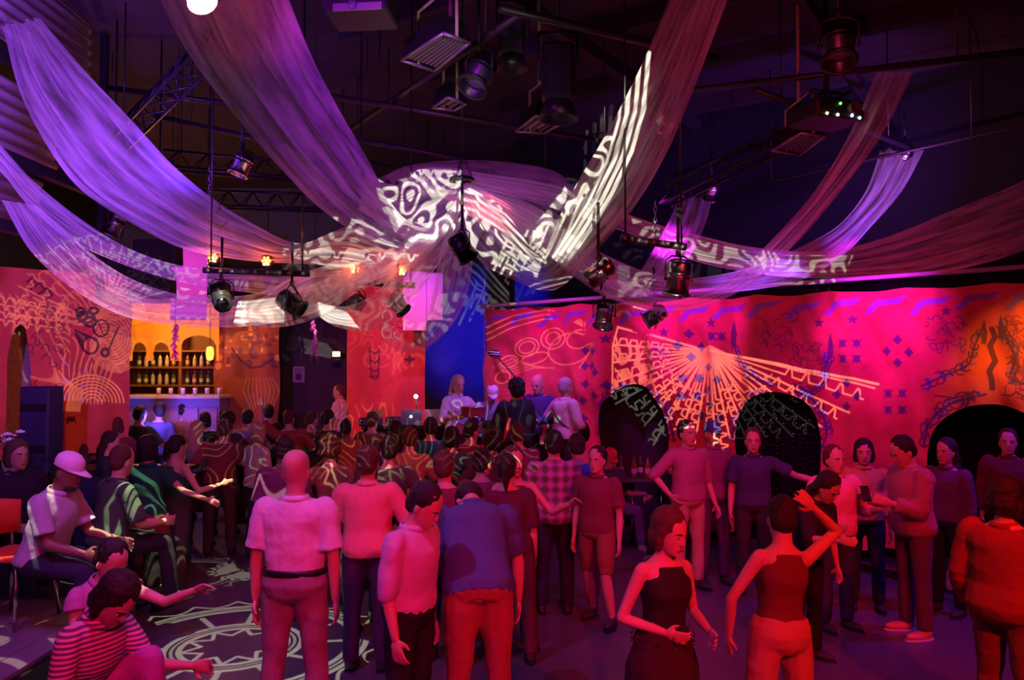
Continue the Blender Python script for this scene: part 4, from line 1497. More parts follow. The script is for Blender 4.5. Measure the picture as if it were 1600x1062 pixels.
speaker(209, 273, 372, 414, 9.0, 'upper of two black speakers behind the violet ribbons', .1)
speaker(196, 262, 420, 464, 9.0, 'lower of two black speakers behind the violet ribbons', .1, P(230, 412, 9.0).z)
for x, y0_, y1_, D in ((325, 255, 420, 7.3), (1024, 310, 376, 6.9), (757, 430, 640, 11.2)):
    a, b = P(x, y1_, D), P(x, y0_, D)
    bm = bmesh.new()
    n = int((b.z - a.z) / .045)
    for k in range(n):
        z = (b.z - a.z) * k / n
        bmesh.ops.create_circle(bm, segments=3, radius=.001)
        lo = [v for v in bm.verts if not v.link_faces and len(v.link_edges) == 2][-3:]
        bmesh.ops.delete(bm, geom=lo, context='VERTS')
        rx = Matrix.Rotation(k % 2 * PI / 2, 3, 'Z')
        pts = [rx @ Vector((.012 * math.cos(t_), 0, .028 * math.sin(t_))) + Vector((0, 0, z)) for t_ in np.linspace(0, 2 * PI, 9)]
        tube(bm, pts, .004, 4)
    tag(link('hanging_chain', bm, steel if D < 9 else grey_metal, None, True, (a.x, a.y, a.z)), {325: 'steel chain hanging above the left end of the left bar', 1024: 'steel chain above the bar right of the hub', 757: 'thin chain hanging in front of the blue back wall'}[x], 'chain')

# garland of leaf-like pink tags
for px, y0_, y1_, D, lab in ((491, 500, 552, 9.0, 'pink garland hanging in front of the dark corridor'), (274, 505, 555, 9.4, 'dim pink garland in front of the bar arches')):
    t = empty('hanging_garland', P(px, y0_, D), 0, lab, 'garland')
    bm = bmesh.new()
    hgt = P(px, y0_, D).z - P(px, y1_ + 18, D).z
    tube(bm, [(0, 0, CEIL - P(px, y0_, D).z), (0, 0, -hgt)], .004, 4)
    link('string', bm, black, t)
    rr = random.Random(px)
    me_ = None
    for k in range(26):
        bm = bmesh.new()
        a_ = rr.uniform(0, 2 * PI)
        z = -k * (hgt * .78) / 26
        d_ = Vector((math.cos(a_), math.sin(a_), -1.1)).normalized()
        tube(bm, [(0, 0, z), Vector((0, 0, z)) + d_ * .035, Vector((0, 0, z)) + d_ * .075], [.006, .014, .002], 6)
        link('pod', bm, mat('pink_pod', (.85, .12, .55), .4), t)
spot('stage_or_fill_light', (-1.9, 6.8, 3.4), P(491, 525, 9.0), (1, .1, .7), 26, 16, 1.0)

# ------------------------------------------------------------------ bar at the back
wood = mat('bar_wood', (0.30, 0.13, 0.05), 0.45, 0, .4, .3, .1, 12)
qa, qb = P(196, 570, 13.3), P(342, 570, 13.3)
barc = Cloth((qa.x, qa.y), (qb.x, qb.y), 2.42, 3.4, (0.92, 0.48, 0.06), 150)
ops = []
for x0, x1, top in ((207, 228, 535), (239, 265, 535), (283, 338, 524)):
    s0, _ = barc.sz(x0, 560); s1, _ = barc.sz(x1, 560); _, zt = barc.sz(x0, top)
    ops.append(((s0 + s1) / 2, (s1 - s0) / 2, zt - .18, zt))
o = barc.mesh('yellow_cloth', barc.finish('yellow_cloth_print', (.3, .05, .1)), ops, 0.03, 0.03, 0, 3, 14)
tag(o, 'orange-yellow cloth with small arches hanging over the bar', 'cloth')
bx0, bx1 = P(196, 600, 13.0), P(345, 600, 13.0)
t = empty('bar_counter', ((bx0.x + bx1.x) / 2, 13.1, 0), 0, 'tall bar counter with a blue-lit front at the back left', 'bar')
W_ = bx1.x - bx0.x
bm = bmesh.new(); box(bm, (0, 0.1, .9), (W_, .5, 1.78)); link('front', bm, mat('bar_front', (.35, .35, .5), .5), t, False)
bm = bmesh.new(); box(bm, (0, 0.06, 1.82), (W_ + .1, .66, .06), None, .01); link('counter_top', bm, mat('pale_counter', (.7, .62, .6), .2), t, False)
for k in range(5):
    bm = bmesh.new(); box(bm, (-W_ / 2 + (k + .5) * W_ / 5, -.165, .95), (W_ / 5 - .06, .02, 1.4), None, .004); link('front_panel', bm, mat('bar_panel', (.4, .25, .3), .4), t, False)
SX = P(272, 600, 15.2).x
t = empty('bar_shelving', (SX, 15.2, 0), 0, 'lit wooden shelving with bottles behind the bar', 'shelf')
bm = bmesh.new(); box(bm, (0, .3, 1.9), (W_ + 1, .05, 3.6)); link('back_panel', bm, mat('bar_back', (.20, .09, .04), .6), t, False)
for z in (1.95, 2.30, 2.62):
    bm = bmesh.new(); box(bm, (0, .1, z), (W_ + .6, .35, .035)); link('shelf_board', bm, wood, t, False)
for x in (-W_ / 2 - .2, 0.15, W_ / 2 + .2):
    bm = bmesh.new(); box(bm, (x, .1, 1.8), (.06, .38, 3.6)); link('upright', bm, wood, t, False)
BOT = {}


def bottle(loc, m, label, s=1.0, group='bottles on the bar shelves'):
    key = m.name
    if key not in BOT:
        bm = bmesh.new(); lathe(bm, [(0, 0), (.034, 0), (.036, .01), (.036, .15), (.03, .18), (.013, .21), (.012, .26), (0, .26)], 10)
        me = bpy.data.meshes.new('bottle'); bmesh.ops.recalc_face_normals(bm, faces=bm.faces); bm.to_mesh(me); bm.free(); me.materials.append(m)
        me.polygons.foreach_set('use_smooth', [True] * len(me.polygons)); BOT[key] = me
        bm = bmesh.new(); lathe(bm, [(0.0135, .235), (.0145, .24), (.0145, .268), (0, .268)], 8)
        me = bpy.data.meshes.new('bottle_cap'); bmesh.ops.recalc_face_normals(bm, faces=bm.faces); bm.to_mesh(me); bm.free(); me.materials.append(grey_metal); BOT[key + 'c'] = me
        bm = bmesh.new(); lathe(bm, [(.0372, .05), (.0372, .12)], 10)
        me = bpy.data.meshes.new('bottle_label'); bmesh.ops.recalc_face_normals(bm, faces=bm.faces); bm.to_mesh(me); bm.free(); me.materials.append(mat('paper_label', (.7, .68, .62), .7)); BOT[key + 'l'] = me
    t = bpy.data.objects.new('bottle', BOT[key]); COL.objects.link(t); t.location = loc; t.scale = (s, s, s)
    tag(t, label, 'bottle', group)
    for nm, k in (('cap', 'c'), ('paper_label', 'l')):
        o = bpy.data.objects.new(nm, BOT[key + k]); COL.objects.link(o); o.parent = t
    return t


amber_g = mat('amber_glass', (.35, .12, .02), .12, 0, .8)
green_g = mat('green_glass', (.05, .16, .05), .12, 0, .8)
clear_g = mat('pale_glass', (.6, .55, .45), .12, 0, .8)
rr = random.Random(12)
for z, nm in ((1.968, 'lower'), (2.318, 'upper')):
    for k in range(11):
        x = SX - W_ / 2 + .1 + k * (W_ - .1) / 11
        g = (amber_g, green_g, clear_g)[rr.randrange(3)]
        bottle((x, 15.22, z), g, '%s bottle, %s from the left on the %s bar shelf' % ({'amber_glass': 'amber', 'green_glass': 'green', 'pale_glass': 'pale'}[g.name], ('first', 'second', 'third', 'fourth', 'fifth', 'sixth', 'seventh', 'eighth', 'ninth', 'tenth', 'last')[k], nm), 1.0, 'bottles on the bar shelves')
for nm, loc, col_, e, sz_ in (('bar_light', (SX + .1, 14.5, 3.1), (1, .42, .10), 62, .1), ('bar_light', (bx1.x + .2, 12.6, 2.9), (1, .35, .03), 13, .1), ('bar_light', (bx0.x + .6, 12.3, 3.0), (1, .36, .04), 60, .1), ('bar_light', (bx0.x + .9, 12.2, 1.5), (.15, .08, 1), 25, .1)):
    L = bpy.data.lights.new(nm, 'POINT'); L.color = col_; L.energy = e; L.shadow_soft_size = sz_
    o = bpy.data.objects.new(nm, L); COL.objects.link(o); o.location = loc
c = P(328, 552, 13.0)
t = empty('hanging_lantern', c, 0, 'glowing orange lantern at the right end of the bar', 'lamp')
bm = bmesh.new(); lathe(bm, [(0, -.12), (.05, -.1), (.065, 0), (.05, .1), (0, .12)], 12); link('lamp_shade', bm, mat('lantern', (1, .5, .1), .5, emit=(1, .30, .02), estr=5), t)
bm = bmesh.new(); tube(bm, [(0, 0, .12), (0, 0, CEIL - c.z)], .006, 5); link('cord', bm, black, t)
# glasses on the counter
gl_m = mat('clear_glass', (.75, .72, .75), .1, 0, .9)
for k in range(6):
    bm = bmesh.new(); lathe(bm, [(0, 0), (.03, 0), (.036, .12), (.033, .12), (.028, .01), (0, .01)], 10)
    tag(link('drinking_glass', bm, gl_m, None, True, (bx0.x + .6 + k * .2, 12.9, 1.852)), '%s of the small empty glasses along the bar counter' % ('leftmost', 'second from the left', 'third from the left', 'fourth from the left', 'fifth from the left', 'rightmost')[k], 'glass', 'glasses along the bar counter')

# exit light and framed notice in the corridor
qa = P(526, 553, 13.6)
bm = bmesh.new(); box(bm, (0, 0, 0), (.15, .05, .11), None, .01)
t = tag(link('exit_sign_light', bm, mat('dark_case', (.05, .05, .05), .5), None, False, qa), 'small glowing yellow light in the dark corridor', 'lamp')
bm = bmesh.new(); box(bm, (0, -.03, 0), (.13, .012, .085), None, .008); link('glowing_panel', bm, mat('yellow_glow', (1, .8, .3), .5, emit=(1, .62, .22), estr=5), t, False)
bm = bmesh.new(); box(bm, (.0, .35, 0), (.03, .7, .03)); link('bracket', bm, black, t, False)
o = quad_slab('trim_30', [P(440, 700, 14.3), P(440, 380, 14.3), P(545, 380, 14.3), P(545, 700, 14.3)], .1, mat('corridor_wall', (.06, .06, .075), .8), (0, -1, 0))
o['label'] = 'dark corridor wall in the middle distance'
qa = P(467, 585, 14.24)
bm = bmesh.new(); box(bm, (0, 0, 0), (.21, .03, .29), None, .008)
t = tag(link('picture_frame', bm, mat('lilac_frame', (.55, .45, .6), .5), None, False, qa), 'small framed lilac notice on the dark corridor wall', 'picture')
bm = bmesh.new(); box(bm, (0, -.018, 0), (.17, .006, .25)); link('print', bm, mat('lilac_print', (.28, .2, .34), .5), t, False)
bm = bmesh.new(); box(bm, (0, -.023, -.04), (.08, .004, .11), None, .002); link('dark_figure', bm, mat('print_dark', (.05, .03, .06), .5), t, False)
spot('stage_or_fill_light', (-2.4, 11.6, 3.2), qa, (.5, .25, .8), 16, 30, 1.0)
# violet cone of light on the back wall
spot('stage_or_fill_light', (P(690, 700, 16.2).x, 16.1, 1.2), P(690, 560, 16.75), (.30, .08, 1), 60, 34, .9)

# table and dark skirted counter at the far left
t = empty('skirted_counter', (P(150, 600, 9.0).x, 9.2, 0), 0, 'dark blue skirted counter below the orange cloth', 'counter')
bm = bmesh.new(); box(bm, (0, 0, .55), (1.9, .5, 1.1), None, .02); link('skirt', bm, mat('blue_skirt', (.03, .04, .12), .8), t, False)
bm = bmesh.new(); box(bm, (0, 0, 1.13), (2.0, .6, .05), None, .01); link('tabletop', bm, black, t, False)
bm = bmesh.new(); ca = P(65, 655, 8.6); box(bm, (0, 0, 0), (.32, .3, .95), None, .02)
t = tag(link('equipment_case', bm, mat('navy_case', (.02, .03, .09), .6), None, False, (ca.x, ca.y, 1.64)), 'tall dark blue case in front of the orange cloth', 'case')
bm = bmesh.new(); box(bm, (0, -.155, .25), (.28, .012, .08)); link('strap', bm, black, t, False)
bm = bmesh.new(); box(bm, (0, -.155, -.2), (.28, .012, .08)); link('strap', bm, black, t, False)
bm = bmesh.new(); box(bm, (ca.x, ca.y, .58), (.5, .4, 1.16), None, .02)
tag(link('black_plinth', bm, black, None, False), 'black plinth holding the dark blue case', 'plinth')


# ------------------------------------------------------------------ people
FOLDS = bpy.data.textures.new('cloth_folds', 'CLOUDS')
FOLDS.noise_scale = 0.15
FOLDS.noise_depth = 2
STRANDS = bpy.data.textures.new('hair_locks', 'CLOUDS')
STRANDS.noise_scale = 0.035


def remeshed(name, bm, m, parent, voxel, disp=0.0, tex=None, smooth_it=2):
    o = link(name, bm, m, parent)
    r = o.modifiers.new('remesh', 'REMESH')
    r.mode = 'VOXEL'
    r.voxel_size = voxel
    r.use_smooth_shade = True
    if smooth_it:
        q = o.modifiers.new('smooth', 'SMOOTH')
        q.factor = 0.5
        q.iterations = smooth_it
    if disp:
        d = o.modifiers.new('folds', 'DISPLACE')
        d.texture = tex or FOLDS
        d.strength = disp
        d.mid_level = 0.5
    return o


def rx(a): return Matrix.Rotation(a, 3, 'X')
def ry(a): return Matrix.Rotation(a, 3, 'Y')
def rz_(a): return Matrix.Rotation(a, 3, 'Z')


def limb(bm, a, b, r0, rm, r1, seg=10, flat=1.0, t0=0.0, t1=1.0):
    d = b - a
    u, v = frame_of(d)
    rings = []
    for i in range(6):
        t = t0 + (t1 - t0) * i / 5
        r = (r0 + (rm - r0) * t / .35) if t < .35 else (rm + (r1 - rm) * (t - .35) / .65)
        rings.append((a + d * t, u, v, r, r * flat))
    loft(bm, rings, seg)


def hand(bm, w, f, n, s, curl, det):
    """w wrist, f direction of the forearm, n palm normal"""
    f = f.normalized()
    n = (n - f * n.dot(f)).normalized()
    side = f.cross(n).normalized()
    M = Matrix((side, f, n)).transposed()
    ball(bm, w + f * .045 * s, (.041 * s, .052 * s, .019 * s), M, 10)
    if not det:
        ball(bm, w + f * .115 * s + n * .02 * s, (.036 * s, .050 * s, .018 * s), M, 8)
        tube(bm, [w + f * .02 * s + side * .03 * s, w + f * .07 * s + side * .058 * s + n * .02 * s], .012 * s, 6)
        return
    for k, L in enumerate((.072, .082, .078, .062)):
        base = w + f * .085 * s + side * (.033 - .022 * k) * s
        fan = side * (.10 - .07 * k)
        d1 = (f + fan + n * curl * .5).normalized()
        d2 = (f * (1 - curl * .6) + fan + n * curl * 1.3).normalized()
        p1 = base + d1 * L * .5 * s
        tube(bm, [base - d1 * .02 * s, base, p1, p1 + d2 * L * .3 * s, p1 + d2 * L * .3 * s + (d2 + n * curl).normalized() * L * .3 * s],
             [.0105 * s, .0100 * s, .0095 * s, .0088 * s, .007 * s], 7)
    tb = w + f * .02 * s + side * .028 * s
    td = (f * .6 + side * .75 + n * .35).normalized()
    tube(bm, [tb, tb + td * .035 * s, tb + td * .045 * s + (f + n * curl).normalized() * .03 * s], [.014 * s, .012 * s, .009 * s], 7)


def person(label, x, y, facing, height=1.75, ground=0.0, build=1.0, lean=0, tilt=0, twist=0, nod=0, turn=0,
           arms=None, legs=None, top=('shirt', (.5, .5, .5)), sleeve=.55, bottom=('trousers', (.05, .05, .06)), hair=('short', None),
           skin_m=None, female=False, shoes=(.05, .05, .05), level=1, extra=None, group=None, seat=None, top_low=-0.03, belt=None, cap=None, beard=False, category='person', fold=None):
    """facing: degrees, 0 looks at the camera, 90 towards the right of the picture, 180 away from it"""
    skin_m = skin_m or skin
    s = height / 1.75
    vox = {0: .016, 1: .0115, 2: .0075}[level]
    cv = {0: .018, 1: .014, 2: .010}[level]
    fd = {0: .014, 1: .022, 2: .026}[level] if fold is None else fold
    arms = arms or {}
    legs = legs or {}
    root = empty('person', (x, y, ground), R(facing), label, category, group)
    # legs: thigh and shank directions, person looks along -Y, own left is +X
    lv = {}
    for sd in ('L', 'R'):
        sg = 1 if sd == 'L' else -1
        th, sh = legs.get(sd, ((sg * .06, 0, -1), (sg * .02, .03, -1)))
        lv[sd] = (Vector(th).normalized(), Vector(sh).normalized())
    drop = max(-(lv[q][0].z * .43 + lv[q][1].z * .42) for q in 'LR') * s
    hipz = seat if seat is not None else drop + .085 * s
    hip = Vector((0, 0, hipz))
    RT = rx(R(lean)) @ ry(R(tilt)) @ rz_(R(twist))

    def T(a, b, c):
        return hip + RT @ Vector((a * s, b * s, c * s))
    ux, uy = RT @ Vector((1, 0, 0)), RT @ Vector((0, 1, 0))
    sw = (.178 if not female else .158) * build
    prof = [(-.10, .085, .07, 0), (-.06, .145, .105, 0), (0.0, .168, .118, .004), (.06, .160, .112, 0), (.14, .138, .098, -.004), (.22, .140, .104, -.006), (.30, .160, .115, -.008),
            (.37, .172, .112, -.002), (.42, .176, .096, .006), (.455, .155, .078, .01), (.485, .10, .06, .012), (.51, .062, .058, .012)]
    if female:
        prof = [(z, a * (.96 if z < .08 else .84 if z < .27 else .88), b * (.97 if z != .30 else 1.12), c) for z, a, b, c in prof]
    prof = [(z, a * build, b * (1 + (build - 1) * 1.4), c) for z, a, b, c in prof]

    def torso(bm, z0, z1, off):
        rings = []
        for z, a, b, c in prof:
            if z0 - 1e-6 <= z <= z1 + 1e-6:
                rings.append((T(0, c, z), ux, uy, (a + off) * s, (b + off) * s))
        loft(bm, rings, 16, True, 2.3)
    # joints
    J = {}
    for sd in ('L', 'R'):
        sg = 1 if sd == 'L' else -1
        sh = T(sg * sw, .012, .425)
        default = (Vector((sg * .16, .02, -1)), Vector((sg * .06, -.16, -1)))
        ua, fa = arms.get(sd, default)
        ua, fa = Vector(ua).normalized(), Vector(fa).normalized()
        el = sh + ua * .285 * s
        wr = el + fa * .25 * s
        J['sh' + sd], J['el' + sd], J['wr' + sd], J['fa' + sd] = sh, el, wr, fa
        hp = T(sg * .088, 0, -.01)
        kn = hp + lv[sd][0] * .43 * s
        an = kn + lv[sd][1] * .42 * s
        J['hp' + sd], J['kn' + sd], J['an' + sd] = hp, kn, an
    RH = RT @ rz_(R(turn)) @ rx(R(nod)) if lean < 60 else rz_(R(turn)) @ rx(R(nod))
    H0 = T(0, .006, .515)

    def H(a, b, c):
        return H0 + RH @ Vector((a * s, b * s, c * s))
    hx, hy = RH @ Vector((1, 0, 0)), RH @ Vector((0, 1, 0))
    bm = bmesh.new()
    torso(bm, -.10, .51, 0)
    bk = 1 + (build - 1) * .8
    for sd in ('L', 'R'):
        sg = 1 if sd == 'L' else -1
        sh, el, wr, fa = J['sh' + sd], J['el' + sd], J['wr' + sd], J['fa' + sd]
        k = .86 if female else 1
        ball(bm, sh + RT @ Vector((-sg * .012, 0, 0)), .058 * s * bk * k, None, 10)
        limb(bm, sh, el, .050 * s * bk * k, .047 * s * bk * k, .036 * s * k, 10)
        ball(bm, el, .037 * s * k, None, 8)
        limb(bm, el, wr, .037 * s * k, .038 * s * k, .025 * s * k, 10)
        med = Vector((-sg, 0, 0))
        if abs(fa.x) > .8:
            med = Vector((0, 0, -1))
        hand(bm, wr, fa, med if fa.z < .3 else Vector((0, -1, 0)), s * (.92 if female else 1), .45 if 'curl' not in (extra or {}) else extra['curl'], level > 0)
        hp, kn, an = J['hp' + sd], J['kn' + sd], J['an' + sd]
        limb(bm, hp, kn, .086 * s * bk, .080 * s * bk, .052 * s, 12)
        ball(bm, kn, .054 * s, None, 8)
        limb(bm, kn, an, .050 * s, .055 * s, .034 * s, 12)
        fdv = Vector((sg * .12, -1, 0)).normalized()
        ball(bm, an + fdv * .06 * s + Vector((0, 0, -.045 * s)), (.042 * s, .115 * s, .036 * s), fdv.to_track_quat('-Y', 'Z').to_matrix(), 10)
        ball(bm, an + Vector((0, .01, -.02)) * s, .042 * s, None, 8)
    # neck and head
    loft(bm, [(T(0, .012, .46), ux, uy, .075 * s, .062 * s), (T(0, .008, .51), ux, uy, .060 * s, .058 * s), (H(0, .005, .03), hx, hy, .055 * s, .056 * s), (H(0, .008, .09), hx, hy, .056 * s, .060 * s)], 12)
    hr = [(.012, .028, .030, -.052), (.022, .044, .050, -.038), (.045, .056, .070, -.024), (.075, .065, .082, -.016), (.105, .070, .090, -.010), (.14, .074, .096, -.004), (.175, .076, .098, .002), (.205, .073, .094, .006),
          (.232, .062, .080, .009), (.252, .043, .056, .010), (.262, .018, .024, .010)]
    loft(bm, [(H(0, c, z), hx, hy, a * s, b * s) for z, a, b, c in hr], 16, True, 2.15)
    ball(bm, H(0, -.104, .098), (.015 * s, .019 * s, .014 * s), RH, 8)
    tube(bm, [H(0, -.092, .140), H(0, -.112, .105)], [.009 * s, .012 * s], 7)
    ball(bm, H(0, -.088, .150), (.052 * s, .014 * s, .010 * s), RH, 10)
    ball(bm, H(0, -.094, .060), (.022 * s, .012 * s, .008 * s), RH, 8)
    ball(bm, H(0, -.086, .026), (.022 * s, .016 * s, .014 * s), RH, 8)
    for sg in (-1, 1):
        ball(bm, H(sg * .077, .008, .115), (.009 * s, .019 * s, .031 * s), RH @ rz_(sg * .35), 8)
    remeshed('body', bm, skin_m, root, vox * s, 0, None, 3 if level == 2 else 2)
    if level > 0:
        for sg in (-1, 1):
            bm = bmesh.new()
            ball(bm, H(sg * .031, -.086, .130), (.013 * s, .009 * s, .0075 * s), RH, 10)
            e = link('eye', bm, mat('eye_white', (.75, .72, .7), .3), root)
            bm = bmesh.new()
            ball(bm, H(sg * .031, -.0935, .130), (.0055 * s, .003 * s, .0058 * s), RH, 8)
            link('iris', bm, mat('iris', (.03, .018, .012), .2), e)
        bm = bmesh.new()
        ball(bm, H(0, -.106, .0615), (.024 * s, .004 * s, .0065 * s), RH, 10)
        link('mouth', bm, mat('lips', (.38, .10, .09), .5), root)
        for sg in (-1, 1):
            bm = bmesh.new()
            tube(bm, [H(sg * .014, -.104, .150), H(sg * .034, -.100, .156), H(sg * .052, -.084, .150)], [.003 * s, .004 * s, .002 * s], 6)
            link('eyebrow', bm, hair_dark, root)
    # clothes
    kind, tc = top
    tm = mat('fabric_%02x%02x%02x' % tuple(int(c * 255) for c in tc), tc, .85, 0, .2, .10, .25, 30)
    if kind in ('shirt', 'tank', 'jacket', 'dress'):
        off = {'shirt': .016, 'tank': .009, 'jacket': .030, 'dress': .014}[kind]
        bm = bmesh.new()
        rings = []
        lo = top_low
        ps = [q for q in prof if q[0] >= lo - .001 and q[0] <= (.47 if kind == 'tank' else .50)]
        first = ps[0]
        rings.append((T(0, first[3], lo), ux, uy, (first[1] + off * 1.3) * s, (first[2] + off * 1.5) * s))
        for z, a, b, c in ps:
            if z > lo + .005:
                if kind == 'tank' and z > .40:
                    a = a * .78
                slack = off * (1.5 if z < .3 and kind != 'tank' else 1)
                aa = max(a, .150 * build) if kind in ('shirt', 'jacket') and z < .3 and not female else a
                rings.append((T(0, c, z), ux, uy, (aa + slack) * s, (b + slack) * s))
        if kind == 'dress':
            rings[0] = (T(0, 0, lo), ux, uy, .25 * s, .21 * s)
        loft(bm, rings, 18, True, 2.3)
        if kind != 'tank' and sleeve > 0:
            for sd in ('L', 'R'):
                sg = 1 if sd == 'L' else -1
                sh, el, wr = J['sh' + sd], J['el' + sd], J['wr' + sd]
                k = (.86 if female else 1) * bk
                o2 = off + .006
                ball(bm, sh + RT @ Vector((-sg * .012, 0, 0)), (.058 * k + off) * s, None, 12)
                t = min(1, sleeve / .53)
                limb(bm, sh, sh + (el - sh) * t, (.050 * k + o2) * s, (.048 * k + o2) * s, ((.040 if t == 1 else .045) * k + o2 + (.008 if t < 1 else 0)) * s, 12)
                if sleeve > .53:
                    t = (sleeve - .53) / .47
                    ball(bm, el, (.040 * k + off) * s, None, 10)
                    limb(bm, el, el + (wr - el) * t, (.038 * k + o2) * s, (.038 * k + o2) * s, (.030 * k + o2) * s, 12)
        remeshed({'shirt': 'shirt', 'tank': 'tank_top', 'jacket': 'jacket', 'dress': 'dress'}[kind], bm, tm, root, cv * s, (fd if kind != 'tank' else .006) * s)
        if kind in ('shirt', 'jacket') and level > 0:
            bm = bmesh.new()
            n_ = 14
            r_in = []
            for zz, rr_ in ((.482, .085), (.515, .070)):
                r_in.append((T(0, .012, zz), ux, uy, rr_ * s, (rr_ + .004) * s))
            vs = loft(bm, r_in, n_, False)
            c = link('collar', bm, tm, root)
            so = c.modifiers.new('thick', 'SOLIDIFY')
            so.thickness = .008
            so.offset = 0
    kind, bc = bottom
    bmm = mat('fabric_%02x%02x%02x' % tuple(int(c * 255) for c in bc), bc, .85, 0, .2, .10, .25, 30)
    bm = bmesh.new()
    torso(bm, -.10, .06, .022)
    loft(bm, [(T(0, 0, .055), ux, uy, (prof[3][1] + .016) * s, (prof[3][2] + .018) * s), (T(0, 0, .10), ux, uy, (prof[3][1] * .94 + .010) * s, (prof[3][2] * .95 + .010) * s)], 16, True, 2.3)
    for sd in ('L', 'R'):
        hp, kn, an = J['hp' + sd], J['kn' + sd], J['an' + sd]
        limb(bm, hp, kn, (.088 * bk + .014) * s, (.082 * bk + .014) * s, .070 * s, 12)
        ball(bm, hp, (.088 * bk + .012) * s, None, 12)
        if kind != 'shorts':
            ball(bm, kn, .070 * s, None, 10)
            limb(bm, kn, an, .068 * s, .070 * s, (.062 if kind == 'trousers' else .048) * s, 12)
    if kind == 'skirt':
        loft(bm, [(T(0, 0, .06), ux, uy, .17 * s, .13 * s), (T(0, 0, -.1), Vector((1, 0, 0)), Vector((0, 1, 0)), .22 * s, .18 * s), (hip + Vector((0, 0, -.45 * s)), Vector((1, 0, 0)), Vector((0, 1, 0)), .26 * s, .22 * s)], 16)
    remeshed('skirt' if kind == 'skirt' else 'trousers', bm, bmm, root, cv * s, fd * s)
    if belt:
        bm = bmesh.new()
        zz = belt[0]
        a_, b_ = prof[3][1] * .97 + .018, prof[3][2] * .97 + .018
        vs = loft(bm, [(T(0, 0, zz - .018), ux, uy, a_ * s, b_ * s), (T(0, 0, zz + .018), ux, uy, a_ * s, b_ * s)], 24, False, 2.3)
        b_o = link('belt', bm, mat(*belt[1]), root)
        so = b_o.modifiers.new('thick', 'SOLIDIFY')
        so.thickness = .008
        so.offset = 1
    sm = mat('shoe_%02x%02x%02x' % tuple(int(c * 255) for c in shoes), shoes, .5, 0, .4)
    for sd in ('L', 'R'):
        sg = 1 if sd == 'L' else -1
        an = J['an' + sd]
        fdv = Vector((sg * .12, -1, 0)).normalized()
        q = fdv.to_track_quat('-Y', 'Z').to_matrix()
        bm = bmesh.new()
        ball(bm, an + fdv * .065 * s + Vector((0, 0, -.042 * s)), (.049 * s, .135 * s, .040 * s), q, 12)
        ball(bm, an + Vector((0, .012, -.015)) * s, (.045 * s, .05 * s, .050 * s), q, 10)
        sole = an.z - .085 * s
        o = remeshed('shoe', bm, sm, root, .011, 0)
        bm = bmesh.new()
        rings = []
        c = an + fdv * .065 * s
        side = fdv.cross(Vector((0, 0, 1)))
        loft(bm, [(Vector((c.x, c.y, sole)), side, fdv, .048 * s, .138 * s), (Vector((c.x, c.y, sole + .02 * s)), side, fdv, .050 * s, .14 * s)], 16, True, 2.4)
        link('shoe_sole', bm, mat('pale_sole', (.6, .55, .5), .6) if max(shoes) > .25 else black, o)
    # hair
    hk, hm = hair
    hm = hm or hair_dark
    if hk != 'bald':
        bm = bmesh.new()
        if hk in ('short', 'cropped', 'curly', 'long', 'bob', 'bun', 'tail'):
            th = {'short': .012, 'cropped': .004, 'curly': .032, 'long': .015, 'bob': .018, 'bun': .008, 'tail': .008}[hk]
            ball(bm, H(0, .022, .180), ((.078 + th) * s, (.092 + th) * s, (.086 + th) * s), RH @ rx(R(-22)), 16)
            ball(bm, H(0, .048, .125), ((.070 + th) * s, (.060 + th) * s, (.070 + th) * s), RH, 12)
        if hk == 'curly':
            for k in range(18):
                a = rnd.uniform(0, 2 * PI)
                ball(bm, H(.085 * math.cos(a), .035 + .075 * math.sin(a) * (1 if math.sin(a) > 0 else .5), rnd.uniform(.08, .25)), rnd.uniform(.026, .042) * s, None, 8)
        if hk == 'long':
            for a, b, w in ((-.062, .03, .040), (.062, .03, .040), (0, .065, .05), (-.04, .06, .04), (.04, .06, .04)):
                L = rnd.uniform(.20, .27)
                p0 = H(a, b, .14)
                p1 = H(a * 1.15, b + .03, .02)
                p2 = p1 + (RT @ Vector((a * .3, .03, -1))).normalized() * L * s
                tube(bm, [p0, p1, p1.lerp(p2, .5), p2], [w * s, w * s, w * .9 * s, w * .35 * s], 8)
        if hk == 'bob':
            for a, b, w in ((-.068, .0, .034), (.068, .0, .034), (0, .07, .045), (-.05, .055, .04), (.05, .055, .04)):
                tube(bm, [H(a, b, .16), H(a * 1.12, b + .008, .085), H(a * 1.08, b - .005, .028)], [w * s, w * s, w * .6 * s], 8)
        if hk == 'bun':
            ball(bm, H(0, .10, .235), .045 * s, None, 10)
        if hk == 'tail':
            tube(bm, [H(0, .10, .19), H(0, .145, .15), H(0, .14, .04), H(0, .13, -.04)], [.028 * s, .036 * s, .03 * s, .01 * s], 8)
        remeshed('hair', bm, hm, root, (.009 if level == 2 else .012) * s, {'cropped': .004, 'short': .016, 'curly': .03}.get(hk, .014) * s, STRANDS, 1)
    if beard:
        bm = bmesh.new()
        ball(bm, H(0, -.062, .035), (.052 * s, .050 * s, .034 * s), RH, 12)
        remeshed('beard', bm, hm, root, .008 * s, .008 * s, STRANDS, 1)
